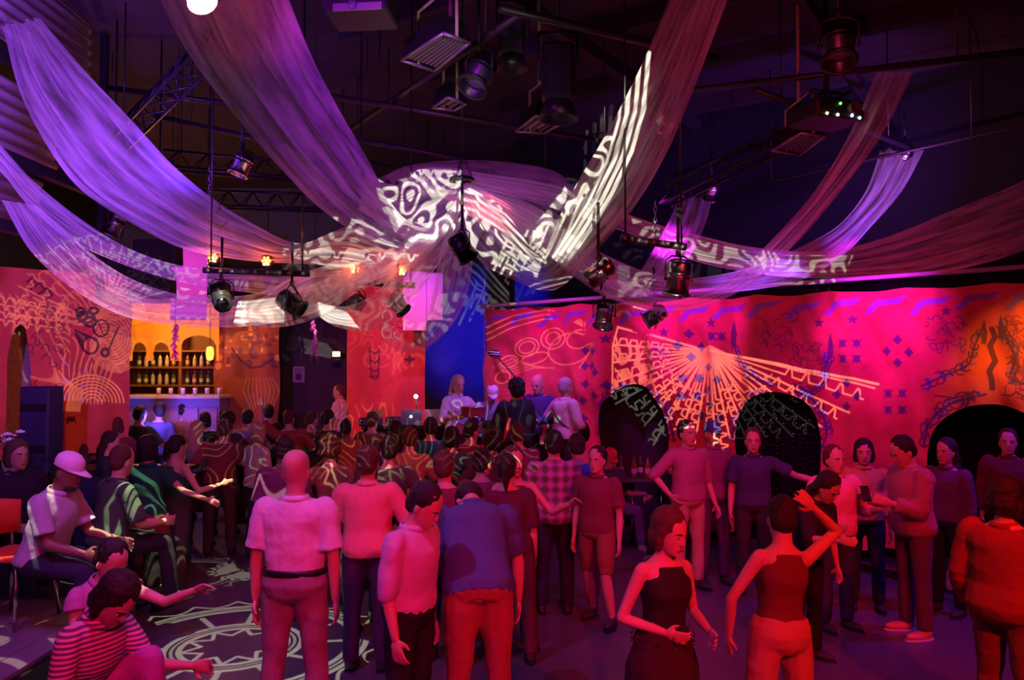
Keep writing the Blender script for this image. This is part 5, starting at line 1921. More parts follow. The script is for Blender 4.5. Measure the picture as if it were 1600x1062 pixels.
    if cap:
        bm = bmesh.new()
        cm = mat('cap_%02x%02x%02x' % tuple(int(c * 255) for c in cap), cap, .7)
        loft(bm, [(H(0, .004, z), hx, hy, a * s, b * s) for z, a, b in ((.160, .088, .108), (.20, .089, .107), (.235, .078, .094), (.262, .052, .064), (.275, .015, .02))], 20)
        c_o = remeshed('cap', bm, cm, root, .008 * s, 0, None, 2)
        bm = bmesh.new()
        pts_t, pts_b = [], []
        for k in range(13):
            a = R(200 + k * 140 / 12)
            inn = H(.084 * math.cos(a), .004 + .104 * math.sin(a), .168)
            out = H(.072 * math.cos(a) * 1.05, .004 + .104 * math.sin(a) - .085 * abs(math.sin(a)) ** 1.5, .158)
            pts_t.append((inn, out))
        for (a0, b0), (a1, b1) in zip(pts_t, pts_t[1:]):
            bm.faces.new([bm.verts.new(q) for q in (a0, a1, b1, b0)])
        bmesh.ops.remove_doubles(bm, verts=bm.verts, dist=1e-5)
        br = link('cap_brim', bm, cm, c_o)
        so = br.modifiers.new('thick', 'SOLIDIFY')
        so.thickness = .006
    return root, J, H, T


def at_head(px, py, height, ground=0.0):
    """where a standing person of that height has the crown at this pixel"""
    D = (EYE - ground - height) * F / (py - HORIZON)
    return P(px, py, D).x, D


WHITE, GREY, BLK, NAVY = (.72, .70, .70), (.28, .27, .28), (.02, .02, .022), (.03, .04, .10)
blk_leather = ('black_leather', (.015, .013, .012), .35)

# the foreground figures
person('heavy-set bald man seen from behind in a pale short-sleeved shirt and black belt', -1.36, 4.95, 176, 1.86, build=1.06, arms={'L': ((.15, .03, -1), (.04, -.10, -1)), 'R': ((-.16, .03, -1), (-.04, -.10, -1))},
       top=('shirt', (.74, .66, .70)), sleeve=.42, bottom=('trousers', (.30, .19, .22)), hair=('bald', None), level=2, belt=(.075, blk_leather), top_low=.07, legs={'L': ((.09, 0, -1), (.05, .03, -1)), 'R': ((-.09, 0, -1), (-.05, .03, -1))})
person('dark-haired man in an open-necked shirt and black trousers, head bowed, facing right', -.60, 4.62, 62, 1.72, nod=28, lean=4, turn=8,
       arms={'R': ((-.14, .06, -1), (.02, -.22, -1)), 'L': ((.14, .12, -1), (0, -.15, -1))}, top=('shirt', (.58, .42, .56)), sleeve=.58, bottom=('trousers', BLK), hair=('short', hair_dark), level=2, top_low=.02)
person('stooping man seen from behind in a dark blue T-shirt and rust trousers', -.20, 4.75, 190, 1.88, build=1.12, lean=36, nod=58, arms={'L': ((.24, -.05, -1), (.10, -.25, -1)), 'R': ((-.26, -.05, -1), (-.05, -.25, -1))},
       top=('shirt', (.07, .13, .26)), sleeve=.42, bottom=('trousers', (.34, .10, .07)), hair=('short', hair_dark), level=2, top_low=-.06)
r1, J1, H1, T1 = person('woman in a black vest top with a glittering hip belt, forearms raised in front', .80, 4.2, 28, 1.62, female=True, nod=12, turn=12, tilt=3,
       arms={'R': ((-.42, .18, -1), (.78, -.72, -.28)), 'L': ((.30, .10, -1), (-.30, -.85, -.15))}, top=('tank', (.03, .02, .022)), bottom=('skirt', (.045, .02, .022)), hair=('bob', hair_brown), level=2)
bm = bmesh.new()
rr = random.Random(2)
for k in range(150):
    a = rr.uniform(0, 2 * PI)
    z = rr.uniform(.035, .10)
    p = T1(.192 * math.cos(a), .156 * math.sin(a), z - .03 * abs(math.sin(a * 1.5)))
    bmesh.ops.create_icosphere(bm, subdivisions=1, radius=rr.uniform(.003, .0065), matrix=Matrix.Translation(p))
o = link('sequins', bm, mat('sequin', (.8, .45, .3), .15, 1.0), r1)
o['kind'] = 'stuff'
person('person in a dark red vest top and beige trousers, elbow thrown up to the head', 1.46, 4.3, 196, 1.66, female=True, lean=6, tilt=-6, turn=-20, nod=10,
       arms={'R': ((-.95, -.15, .55), (.75, .15, .62)), 'L': ((.52, -.25, -.9), (-.10, -.30, -1))}, top=('tank', (.16, .03, .035)), bottom=('trousers', (.52, .28, .16)), hair=('short', hair_dark), level=2, top_low=-.02,
       legs={'L': ((.12, -.06, -1), (.04, .12, -1)), 'R': ((-.10, .02, -1), (-.04, .03, -1))})
person('person in a long dark red coat cut by the right edge of the picture', 2.98, 4.75, 120, 1.70, build=1.12, nod=14, arms={'L': ((.20, .1, -1), (.1, -.5, -.8)), 'R': ((-.2, .05, -1), (0, -.5, -.8))},
       top=('jacket', (.30, .05, .05)), sleeve=.95, bottom=('trousers', (.20, .06, .07)), hair=('bob', hair_dark), level=2, top_low=-.10)
r2, J2, H2, T2 = person('man in a buttoned jacket and pale trainers in profile, head bowed, facing left', 3.52, 6.9, -82, 1.78, nod=26, lean=3,
       arms={'R': ((-.10, -.25, -1), (.10, -1, .35)), 'L': ((.10, -.25, -1), (-.15, -1, .30))}, top=('jacket', (.40, .19, .21)), sleeve=.93, bottom=('trousers', (.12, .06, .10)), hair=('short', hair_dark), level=1, shoes=(.62, .34, .22), top_low=-.10)
bm = bmesh.new()
ph = (J2['wrL'] + J2['wrR']) / 2 + Vector((0, -.12, .05))
box(bm, (0, 0, 0), (.075, .012, .145), rx(R(-30)), .004)
tag(link('smartphone', bm, black, None, False, r2.matrix_basis @ ph), 'small dark phone held up by the man in the jacket', 'phone')
person('person in a bright pink loose top and dark trousers standing by the right arch', 2.90, 7.05, 14, 1.66, build=1.12, arms={'L': ((.30, -.1, -.9), (.1, -.9, .2)), 'R': ((-.45, -.1, -1), (.3, -.8, -.2))},
       top=('shirt', (.85, .36, .38)), sleeve=.75, bottom=('trousers', (.05, .04, .10)), hair=('short', hair_brown), level=1, top_low=-.06)
person('person in a muted orange top partly behind the man in the jacket', 3.42, 7.62, -20, 1.66, arms={'R': ((-.4, -.2, -.9), (0, -1, .1))}, top=('shirt', (.55, .30, .14)), sleeve=.8, bottom=('trousers', (.04, .04, .06)), hair=('bob', hair_dark), level=1)
person('person in dark purple clothes in the shadow behind the man in the jacket', 4.15, 7.5, -60, 1.68, top=('shirt', (.13, .05, .14)), sleeve=.9, bottom=('trousers', BLK), hair=('long', hair_dark), level=1)
person('dim figure in dark red at the far right in front of the third arch', 5.0, 7.9, -30, 1.74, top=('jacket', (.12, .03, .035)), sleeve=.9, bottom=('trousers', BLK), hair=('short', hair_dark), level=1)

person('man in a loose shirt and khaki trousers between the first two arches', 1.86, 8.3, 22, 1.80, arms={'R': ((-.75, .1, -.7), (.45, -.5, -.75)), 'L': ((.25, 0, -1), (.1, -.4, -.9))},
       top=('shirt', (.40, .17, .24)), sleeve=.55, bottom=('trousers', (.50, .42, .22)), hair=('short', hair_dark), level=1)
person('man in a dark top with a blue cap between the two arches', 2.18, 8.5, 10, 1.78, top=('shirt', (.22, .07, .15)), sleeve=.5, bottom=('trousers', (.10, .04, .12)), hair=('cropped', hair_dark), cap=(.06, .07, .25), level=1)
person('person in navy beside the second arch, arm stretched towards the right', 2.52, 8.2, -12, 1.72, arms={'L': ((.95, -.1, -.5), (1, -.25, -.2))}, top=('shirt', (.06, .06, .14)), sleeve=.4, bottom=('trousers', (.05, .05, .04)), hair=('short', hair_brown), level=1)
person('crouching dark-haired person in black in front of the second arch', 2.35, 6.3, 30, 1.6, female=True, lean=18, nod=20, arms={'R': ((-.4, -.5, -.7), (.2, -1, .1))}, top=('shirt', (.03, .02, .03)), sleeve=.6, bottom=('trousers', BLK), hair=('long', hair_dark), level=1)
person('person in a checked purple and green shirt with dark trousers, seen from behind', .40, 7.5, 184, 1.76, build=1.1, top=('shirt', (.32, .20, .22)), sleeve=.8, bottom=('trousers', (.03, .02, .05)), hair=('short', hair_dark), level=1, top_low=-.08)
person('dancer in a dark green top with a swinging skirt on the left', -3.52, 7.6, 160, 1.70, female=True, twist=12, arms={'R': ((-.55, -.3, -.6), (-.5, -.7, -.4)), 'L': ((.6, -.2, -.7), (.5, -.8, 0))},
       top=('shirt', (.02, .10, .06)), sleeve=.3, bottom=('skirt', (.20, .06, .03)), hair=('bob', hair_dark), level=1)
person('man in a bright red-pink T-shirt dancing just right of the bald man', -1.12, 6.1, 170, 1.76, build=1.08, twist=10, arms={'R': ((-.40, -.2, -.8), (0, -1, .1)), 'L': ((.35, -.2, -.9), (-.2, -.9, -.2))},
       top=('shirt', (.82, .26, .27)), sleeve=.45, bottom=('trousers', (.08, .03, .09)), hair=('short', hair_brown), level=1, top_low=-.06)
person('person with bare arms dancing between the stooping man and the checked shirt', .02, 6.6, 20, 1.70, female=True, arms={'L': ((.5, -.3, -.7), (.3, -.8, .4)), 'R': ((-.4, 0, -1), (-.2, -.8, -.2))}, top=('tank', (.20, .04, .06)), bottom=('trousers', (.06, .03, .07)), hair=('long', hair_brown), level=1)
person('person in brown shorts stepping forward right of the checked shirt', .78, 7.2, -30, 1.66, legs={'L': ((.15, -.35, -1), (.05, .25, -1)), 'R': ((-.1, .15, -1), (0, .3, -1))}, top=('shirt', (.20, .05, .06)), sleeve=.4, bottom=('shorts', (.25, .10, .05)), hair=('short', hair_dark), level=1)

# seated people on the left tribune and on chairs by the wall
SEATL = {'L': ((.12, -1, -.10), (.02, -.05, -1)), 'R': ((-.12, -1, -.10), (-.02, -.08, -1))}
tri_m = mat('ramp_timber', (.17, .12, .16), .6, 0, .3, .25, .15, 5)
t = empty('timber_tribune', (-3.6, 4.6, 0), 0, 'dark plank-covered seating ramp in the lower left corner', 'platform')
bm = bmesh.new(); box(bm, (-.9, -.35, .205), (2.9, 4.3, .41)); link('base', bm, black, t, False)
for k in range(14):
    bm = bmesh.new(); box(bm, (-2.25 + k * .205, -.35, .43), (.198, 4.3, .035), None, .003); link('plank', bm, tri_m, t, False)
person('seated man in a pale baseball cap and grey T-shirt, facing right, on the left', -3.36, 5.62, 84, 1.76, ground=0, seat=.97, lean=16, nod=6, legs=SEATL, arms={'R': ((-.10, -.35, -1), (.15, -.95, -.25)), 'L': ((.10, -.45, -1), (-.1, -.95, -.2))},
       top=('shirt', (.42, .38, .46)), sleeve=.40, bottom=('trousers', (.03, .03, .06)), hair=('cropped', hair_dark), cap=(.80, .62, .74), beard=True, level=2, skin_m=skin_dark)
person('seated man in a dark green shirt seen from behind, beside the cap wearer', -3.32, 6.45, 140, 1.78, seat=.90, lean=10, turn=20, legs=SEATL, arms={'R': ((-.3, -.3, -1), (.3, -.9, -.1))}, top=('shirt', (.06, .10, .06)), sleeve=.5, bottom=('trousers', BLK), hair=('cropped', hair_brown), level=1)
person('standing person in black with a headband behind the seated group', -4.35, 6.9, 60, 1.72, arms={'R': ((-.2, -.3, -1), (.1, -.9, -.2))}, top=('jacket', (.03, .02, .05)), sleeve=.9, bottom=('trousers', BLK), hair=('bob', hair_brown), level=1)
person('dark figure at the left edge beside the black plinth', -5.0, 7.3, 80, 1.62, top=('jacket', (.04, .03, .08)), sleeve=.9, bottom=('trousers', BLK), hair=('curly', hair_dark), level=1)
person('seated dark-haired woman stretching a bare forearm to the right', -2.52, 4.70, 58, 1.66, female=True, seat=.64, lean=20, nod=10, legs=SEATL, arms={'L': ((.35, -.75, -.30), (.25, -1, .42)), 'R': ((-.15, -.3, -1), (.2, -.9, -.2))},
       top=('shirt', (.45, .15, .34)), sleeve=.15, bottom=('trousers', (.05, .04, .12)), hair=('short', hair_dark), level=2)
r3, J3, H3, T3 = person('seated woman nearest the camera with short dark hair, striped top and violet trousers', -2.16, 3.86, 72, 1.66, female=True, seat=.70, lean=24, nod=22, turn=-6, legs={'L': ((.22, -1, .60), (.02, -.1, -1)), 'R': ((-.05, -1, -.12), (0, -.1, -1))},
       arms={'L': ((.22, -.55, -.85), (.10, -1, .05)), 'R': ((-.30, -.10, -1), (.25, -.9, -.15))}, top=('shirt', (.62, .22, .36)), sleeve=.62, bottom=('trousers', (.46, .12, .42)), hair=('bob', hair_dark), level=2)
# stripes of her top: a banded procedural colour
m_ = bpy.data.materials.new('striped_knit')
m_.use_nodes = True
n_ = m_.node_tree
b_ = n_.nodes['Principled BSDF']
b_.inputs['Roughness'].default_value = .85
tc_ = n_.nodes.new('ShaderNodeTexCoord')
wv = n_.nodes.new('ShaderNodeTexWave')
wv.bands_direction = 'Z'
wv.inputs['Scale'].default_value = 14
wv.inputs['Distortion'].default_value = .4
n_.links.new(tc_.outputs['Object'], wv.inputs['Vector'])
cr_ = n_.nodes.new('ShaderNodeValToRGB')
cr_.color_ramp.elements[0].position = .42
cr_.color_ramp.elements[0].color = (.16, .05, .14, 1)
cr_.color_ramp.elements[1].position = .56
cr_.color_ramp.elements[1].color = (.75, .40, .52, 1)
n_.links.new(wv.outputs[0], cr_.inputs[0])
n_.links.new(cr_.outputs[0], b_.inputs['Base Color'])
for ch in r3.children:
    if ch.name.startswith('shirt') or ch.name.startswith('collar'):
        ch.data.materials[0] = m_
# checked shirt
m_ = bpy.data.materials.new('checked_cotton')
m_.use_nodes = True
n_ = m_.node_tree
b_ = n_.nodes['Principled BSDF']
b_.inputs['Roughness'].default_value = .85
tc_ = n_.nodes.new('ShaderNodeTexCoord')
acc = None
for d_ in ('X', 'Z'):
    wv = n_.nodes.new('ShaderNodeTexWave')
    wv.bands_direction = d_
    wv.inputs['Scale'].default_value = 3.2
    n_.links.new(tc_.outputs['Object'], wv.inputs['Vector'])
    if acc is None:
        acc = wv.outputs[1]
    else:
        ad = n_.nodes.new('ShaderNodeMath')
        ad.operation = 'ADD'
        n_.links.new(acc, ad.inputs[0])
        n_.links.new(wv.outputs[1], ad.inputs[1])
        acc = ad.outputs[0]
cr_ = n_.nodes.new('ShaderNodeValToRGB')
cr_.color_ramp.elements[0].position = .3
cr_.color_ramp.elements[0].color = (.12, .14, .06, 1)
cr_.color_ramp.elements[1].position = 1.0
cr_.color_ramp.elements[1].color = (.55, .16, .42, 1)
hf = n_.nodes.new('ShaderNodeMath')
hf.operation = 'MULTIPLY'
hf.inputs[1].default_value = .6
n_.links.new(acc, hf.inputs[0])
n_.links.new(hf.outputs[0], cr_.inputs[0])
n_.links.new(cr_.outputs[0], b_.inputs['Base Color'])
for r_ in bpy.data.objects:
    if r_.get('label', '').startswith('person in a checked'):
        for ch in r_.children:
            if ch.name.startswith(('shirt', 'collar')):
                ch.data.materials[0] = m_


def chair(x, y, z, rz, label, m, sh=.45):
    t = empty('chair', (x, y, z), R(rz), label, 'chair')
    bm = bmesh.new(); box(bm, (0, 0, sh), (.42, .42, .035), None, .012); link('seat', bm, m, t, False)
    bm = bmesh.new()
    rows = []
    for i in range(9):
        a = R(-62 + i * 15.5)
        rows.append([bm.verts.new((.24 * math.sin(a), .06 + .17 * math.cos(a), sh + zz)) for zz in (.12, .30, .40 - .04 * abs(i - 4) / 4)])
    for p, q in zip(rows, rows[1:]):
        for j in range(2):
            bm.faces.new((p[j], q[j], q[j + 1], p[j + 1]))
    b = link('backrest', bm, m, t)
    so = b.modifiers.new('thick', 'SOLIDIFY'); so.thickness = .018
    for sx_ in (-1, 1):
        for sy_ in (-1, 1):
            bm = bmesh.new(); tube(bm, [(sx_ * .17, sy_ * .17, sh), (sx_ * .21, sy_ * .21, 0)], .012, 6); link('leg', bm, steel, t)
        bm = bmesh.new(); tube(bm, [(sx_ * .18, .18, sh), (sx_ * .19, .21, sh + .3)], .011, 6); link('back_post', bm, steel, t)


red_plastic = mat('red_plastic', (.75, .08, .05), .35)
chair(-3.70, 5.85, .45, 80, 'round-backed red chair behind the man in the cap', red_plastic, .50)
chair(1.22, 10.35, 0, 200, 'dark chair under the seated person left of the small table', black)
chair(2.02, 9.85, 0, 180, 'dark chair right of the small bottle table', black)

t = empty('bar_table', (1.58, 10.3, 0), 0, 'small round bar table with bottles in front of the first arch', 'table')
bm = bmesh.new(); lathe(bm, [(0, .85), (.34, .85), (.35, .865), (.34, .88), (0, .88)], 28); link('tabletop', bm, mat('dark_tabletop', (.10, .10, .12), .3), t, False)
bm = bmesh.new(); tube(bm, [(0, 0, .02), (0, 0, .85)], .025, 10); link('pedestal', bm, steel, t)
bm = bmesh.new(); lathe(bm, [(0, .0), (.22, 0), (.22, .012), (.03, .04), (0, .04)], 20); link('base', bm, dark_metal, t)
for k, (dx, dy) in enumerate(((-.24, .02), (-.14, .1), (.02, -.02), (.12, .1), (.2, 0))):
    bottle((1.58 + dx, 10.3 + dy, .88), green_g if k % 2 else amber_g, '%s beer bottle on the small bar table' % ('first from the left', 'second from the left', 'middle', 'fourth from the left', 'rightmost')[k], 1.0, 'bottles on the small table')
person('seated person in a red cap and dark top left of the small table', 1.22, 10.3, 18, 1.74, seat=.52, lean=14, nod=6, legs={'L': ((.55, -1, -.08), (.08, -.05, -1)), 'R': ((-.35, -1, -.08), (-.05, 0, -1))}, arms={'L': ((.3, -.35, -.9), (.5, -.8, .1)), 'R': ((-.2, -.4, -1), (.1, -.9, -.3))},
       top=('shirt', (.06, .06, .08)), sleeve=.45, bottom=('trousers', (.18, .12, .26)), shoes=(.7, .62, .66), hair=('cropped', hair_dark), cap=(.5, .06, .06), level=1)
person('seated person in a black T-shirt with a pale print, right of the small table', 2.02, 9.8, -30, 1.68, seat=.52, lean=8, nod=10, legs=SEATL, arms={'R': ((-.3, -.4, -.9), (.1, -.9, .1))}, top=('shirt', (.03, .03, .04)), sleeve=.45, bottom=('trousers', (.03, .03, .06)), shoes=(.5, .45, .5), hair=('curly', hair_dark), level=1)
bottle((P(1498, 936, 7.75).x, 7.9, .102), clear_g, 'pale empty bottle standing on the low platform edge at right', 1.0, 'bottles by the platform')
bottle((P(1516, 936, 7.9).x, 8.05, .102), green_g, 'green bottle beside the pale one on the low platform edge', 1.0, 'bottles by the platform')

# ------------------------------------------------------------------ stage, band and disc jockeys
stage_m = mat('stage_floor', (.05, .045, .05), .5)
st = empty('stage', (0, 12, 0), 0, 'low black stage at the back carrying the band', 'stage')
bm = bmesh.new()
pts = [P(480, 600, 11.6), P(896, 600, 10.2), P(896, 600, 11.2), P(764, 600, 12.1), P(740, 600, 14.0), P(480, 600, 14.0)]
lo = [bm.verts.new((p.x, p.y - 12, 0)) for p in pts]
hi = [bm.verts.new((p.x, p.y - 12, .45)) for p in pts]
bm.faces.new(hi)
for i in range(len(pts)):
    bm.faces.new((lo[i], lo[(i + 1) % len(pts)], hi[(i + 1) % len(pts)], hi[i]))
link('deck', bm, stage_m, st, False)


def on_stage(label, px, py, D, facing, g=.45, **k):
    p = P(px, py, D)
    h = p.z - g
    return person(label, p.x, D, facing, h, ground=g, **k)


rg, Jg, Hg, Tg = on_stage('grey-haired guitarist in a white shirt with a black strap, rightmost of the band', 884, 586, 10.60, 118, build=1.15, nod=4, arms={'R': ((-.35, -.1, -.9), (.7, -.7, -.1)), 'L': ((.75, .1, -.65), (.25, .1, -1))},
         top=('shirt', (.74, .70, .72)), sleeve=.85, bottom=('trousers', (.04, .04, .06)), hair=('short', hair_grey), level=1)
bm = bmesh.new()
for i in range(14):
    pass
rings = []
for i in range(15):
    a = 2 * PI * i / 14
    rings.append(Tg(.19 * math.cos(a) * 1.0, .145 * math.sin(a), .26 + .16 * math.cos(a)))
tube(bm, rings, .014, 6)
link('shoulder_strap', bm, black, rg)
# guitar held in front
gp_ = rg.matrix_basis @ Tg(.05, -.24, .05)
t = empty('electric_guitar', gp_, R(118), 'dark electric guitar hanging on the white-shirted guitarist', 'guitar')
bm = bmesh.new(); ball(bm, (-.12, 0, 0), (.16, .025, .15)); ball(bm, (.08, 0, .01), (.11, .024, .12)); remeshed('guitar_body', bm, mat('dark_lacquer', (.03, .01, .01), .2), t, .012)
bm = bmesh.new(); box(bm, (.45, -.01, .10), (.66, .022, .05), ry(R(-12)), .004); link('neck', bm, wood, t, False)
bm = bmesh.new(); box(bm, (.82, -.01, .18), (.14, .02, .07), ry(R(-12)), .006); link('headstock', bm, black, t, False)
on_stage('bald man in a navy top looking down, left of the guitarist', 842, 580, 11.15, -30, nod=18, arms={'R': ((-.2, -.3, -.9), (.5, -.8, .05)), 'L': ((.2, -.3, -.9), (-.5, -.8, 0))}, top=('shirt', (.05, .06, .16)), sleeve=.95, bottom=('trousers', BLK), hair=('bald', None), level=1)
rs_, Js, Hs, Ts = on_stage('singer with wild dark curly hair at the microphone', 806, 588, 10.25, -158, arms={'L': ((.3, -.3, -.9), (.2, -.9, .0)), 'R': ((-.2, -.2, -1), (0, -.4, -.9))}, top=('jacket', (.03, .03, .035)), sleeve=.95, bottom=('trousers', BLK), hair=('curly', hair_dark), level=1)
on_stage('percussionist with a white hat and red-lit face bending over the drum', 766, 592, 11.25, 10, lean=14, nod=20, arms={'R': ((-.3, -.5, -.8), (.1, -1, -.1)), 'L': ((.3, -.5, -.8), (-.1, -1, -.1))}, top=('shirt', (.35, .40, .55)), sleeve=.5, bottom=('trousers', BLK), hair=('short', mat('red_hair', (.40, .05, .03), .6, 0, .3, .3, .5, 90)), cap=(.8, .78, .85), level=1)
on_stage('woman with long fair hair in a loose white top behind the laptops', 715, 582, 11.2, 30, female=True, nod=10, arms={'R': ((-.4, -.3, -.8), (.3, -.8, .1)), 'L': ((.5, -.2, -.6), (.3, -.8, .2))}, top=('shirt', (.66, .58, .72)), sleeve=.6, bottom=('trousers', (.12, .08, .25)), hair=('long', hair_fair), level=1)
on_stage('man in a white T-shirt in profile by the corridor, lit from the right', 531, 597, 12.6, -100, nod=8, arms={'R': ((-.2, -.2, -1), (0, -.9, .2))}, top=('shirt', (.74, .66, .62)), sleeve=.45, bottom=('trousers', BLK), hair=('cropped', hair_brown), level=1)

# laptop table
ta, tb = P(568, 640, 11.6), P(700, 640, 11.6)
t = empty('mixing_desk_table', ((ta.x + tb.x) / 2, 11.75, .45), 0, 'black cloth-covered desk carrying laptops and mixers', 'table')
W_ = tb.x - ta.x
bm = bmesh.new(); box(bm, (0, 0, .98), (W_, .6, .05), None, .008); link('tabletop', bm, black, t, False)
bm = bmesh.new(); box(bm, (0, -.02, .49), (W_ - .04, .52, .96), None, .01); link('skirt', bm, mat('black_skirt', (.015, .015, .018), .9), t, False)
TZ = .45 + 1.005


def laptop(px, D, rz, label, logo=True):
    p = P(px, 600, D)
    t = empty('laptop', (p.x, D, TZ), R(rz), label, 'laptop')
    bm = bmesh.new(); box(bm, (0, 0, .009), (.33, .23, .016), None, .004); link('keyboard_deck', bm, mat('laptop_metal', (.35, .34, .36), .35, .6), t, False)
    bm = bmesh.new(); box(bm, (0, .0, .0), (.33, .008, .225), rx(R(-14)), .003)
    o = link('screen_lid', bm, mat('laptop_lid', (.30, .29, .33), .35, .5), t, False, (0, -.14, .13))
    if logo:
        bm = bmesh.new(); lathe(bm, [(0, 0), (.018, 0), (.018, .003), (0, .003)], 14, (0, -.006, .01), (0, -1, .25)); link('lit_emblem', bm, mat('white_glow', (1, 1, 1), .4, emit=(1, .95, .9), estr=6), o)
    return t


laptop(601, 11.65, -55, 'dark laptop seen edge-on in front of the red cloth', False)
laptop(648, 11.6, -14, 'silver laptop with a small glowing emblem')
laptop(680, 11.7, 12, 'grey laptop right of the one with the glowing emblem', False)
for px, D, w, lab in ((580, 11.55, .32, 'mixer with violet-lit knobs at the left end of the desk'), (622, 11.75, .34, 'black mixer in the middle of the desk')):
    p = P(px, 600, D)
    t = empty('audio_mixer', (p.x, D, TZ), 0, lab, 'mixer', 'mixers on the desk')
    bm = bmesh.new(); box(bm, (0, 0, .06), (w, .2, .12), None, .01); link('case', bm, mat('mixer_case', (.05, .04, .09), .4), t, False)
    for i in range(6):
        for j in range(2):
            bm = bmesh.new(); lathe(bm, [(0, 0), (.011, 0), (.009, .018), (0, .018)], 8, (-w / 2 + (i + .5) * w / 6, -.10, .035 + j * .045), (0, -1, 0)); link('knob', bm, mat('knob_plastic', (.45, .4, .6), .4), t)
p = P(650, 619, 11.45)
t = empty('desk_lamp', (p.x, 11.45, TZ), 0, 'small glaring white desk lamp in front of the laptops', 'lamp')
bm = bmesh.new(); ball(bm, (0, -.02, p.z - TZ), (.028, .02, .028)); link('bulb', bm, mat('white_bulb', (1, 1, 1), .4, emit=(1, .93, 1), estr=60), t)
bm = bmesh.new(); tube(bm, [(0, .05, 0), (0, .06, .08), (0, .02, max(.04, p.z - TZ))], .006, 6); link('gooseneck', bm, black, t)
bm = bmesh.new(); lathe(bm, [(0, 0), (.05, 0), (.05, .012), (0, .02)], 12, (0, .05, 0)); link('base', bm, black, t)
# snare drum on a stand
p = P(740, 634, 10.9)
t = empty('snare_drum', (p.x, 10.75, .45), 0, 'snare drum with a pale skin before the percussionist', 'drum')
dz = p.z - .45
bm = bmesh.new(); lathe(bm, [(0, dz - .14), (.17, dz - .14), (.17, dz - .005), (0, dz - .005)], 24); link('shell', bm, mat('drum_shell', (.25, .05, .04), .25), t, False)
bm = bmesh.new(); lathe(bm, [(0, dz), (.165, dz), (.165, dz - .006)], 24); link('drumhead', bm, mat('drum_skin', (.8, .76, .7), .5), t)
for z in (dz - .135, dz - .005):
    bm = bmesh.new(); tube(bm, [(.176 * math.cos(a), .176 * math.sin(a), z) for a in np.linspace(0, 2 * PI, 25)], .007, 6); link('rim', bm, steel, t)
for k in range(3):
    a = k * 2.1
    bm = bmesh.new(); tube(bm, [(0, 0, .45), (.25 * math.cos(a), .25 * math.sin(a), 0)], .01, 6); link('leg', bm, steel, t)
bm = bmesh.new(); tube(bm, [(0, 0, .4), (0, 0, dz - .14)], .014, 8); link('post', bm, steel, t)
# microphone on a boom
m0, m1, m2 = P(773, 553, 10.3), P(808, 592, 10.35), P(828, 640, 10.4)
t = empty('microphone_stand', (m2.x, m2.y, .45), 0, 'boom stand with a foam-covered microphone reaching up to the left', 'microphone')
o_ = Vector((m2.x, m2.y, .45))
bm = bmesh.new(); tube(bm, [m2 - o_ + Vector((.03, 0, -.1)), m1 - o_, m0 - o_], .009, 6); link('boom_arm', bm, black, t)
bm = bmesh.new(); tube(bm, [(0, 0, 0), (0, 0, m2.z - .45)], .012, 8); link('pole', bm, black, t)
bm = bmesh.new(); lathe(bm, [(0, 0), (.15, 0), (.15, .015), (.02, .03), (0, .03)], 18); link('base', bm, black, t)
fm = bpy.data.materials.new('foam_cover')
fm.use_nodes = True
nn = fm.node_tree
tcx = nn.nodes.new('ShaderNodeTexCoord')
wv = nn.nodes.new('ShaderNodeTexWave')
wv.wave_type = 'RINGS'
wv.inputs['Scale'].default_value = 9
wv.inputs['Distortion'].default_value = 5
nn.links.new(tcx.outputs['Object'], wv.inputs['Vector'])
crx = nn.nodes.new('ShaderNodeValToRGB')
crx.color_ramp.elements[0].position = .55
crx.color_ramp.elements[0].color = (.02, .02, .03, 1)
crx.color_ramp.elements[1].position = .65
crx.color_ramp.elements[1].color = (.8, .85, .7, 1)
nn.links.new(wv.outputs[0], crx.inputs[0])
nn.links.new(crx.outputs[0], nn.nodes['Principled BSDF'].inputs['Base Color'])
bm = bmesh.new(); ball(bm, m0 - o_, (.095, .05, .055), ry(R(12)), 16); link('foam_cover', bm, fm, t)
# orange scarf-like flag hanging from the singer's hand
bm = bmesh.new()
e = P(797, 655, 10.1)
tube(bm, [e + Vector((0, 0, .02)), P(793, 668, 10.1), P(787, 690, 10.1)], [.012, .03, .008], 8)
tag(link('hanging_scarf', bm, mat('orange_scarf', (.9, .2, .05), .6)), 'narrow orange-red scarf hanging from the singer', 'scarf')

# pale flowers at the far left
fb = P(14, 700, 7.4)
t = empty('flower_bunch', (fb.x, fb.y, fb.z - .12), 0, 'bunch of pale lilac-lit flowers at the left edge', 'flowers')
bm = bmesh.new(); lathe(bm, [(0, -.1), (.05, -.1), (.06, .0), (.045, .06), (.05, .10)], 14); link('vase', bm, gl_m, t)
rr = random.Random(8)
for k in range(9):
    h_ = Vector((rr.uniform(-.14, .14), rr.uniform(-.1, .1), rr.uniform(.16, .34)))
    bm = bmesh.new(); tube(bm, [(0, 0, 0), h_ * .6 + Vector((0, 0, .03)), h_], .004, 5); link('stem', bm, green_g, t)
    bm = bmesh.new()
    for q in range(7):
        a = q * PI * 2 / 7
        ball(bm, h_ + Vector((.026 * math.cos(a), .026 * math.sin(a), .004)), (.018, .018, .012), None, 6)
    ball(bm, h_ + Vector((0, 0, .008)), .018, None, 6)
    link('blossom', bm, mat('pale_petal', (.82, .75, .85), .6), t)
spot('stage_or_fill_light', (-3.6, 5.6, 3.0), fb, (.55, .25, 1), 60, 24, 1.0)
bm = bmesh.new(); lathe(bm, [(0, 0), (.3, 0), (.3, .03), (.03, .05), (.03, fb.z - .25), (.28, fb.z - .24), (.28, fb.z - .22), (0, fb.z - .22)], 20)
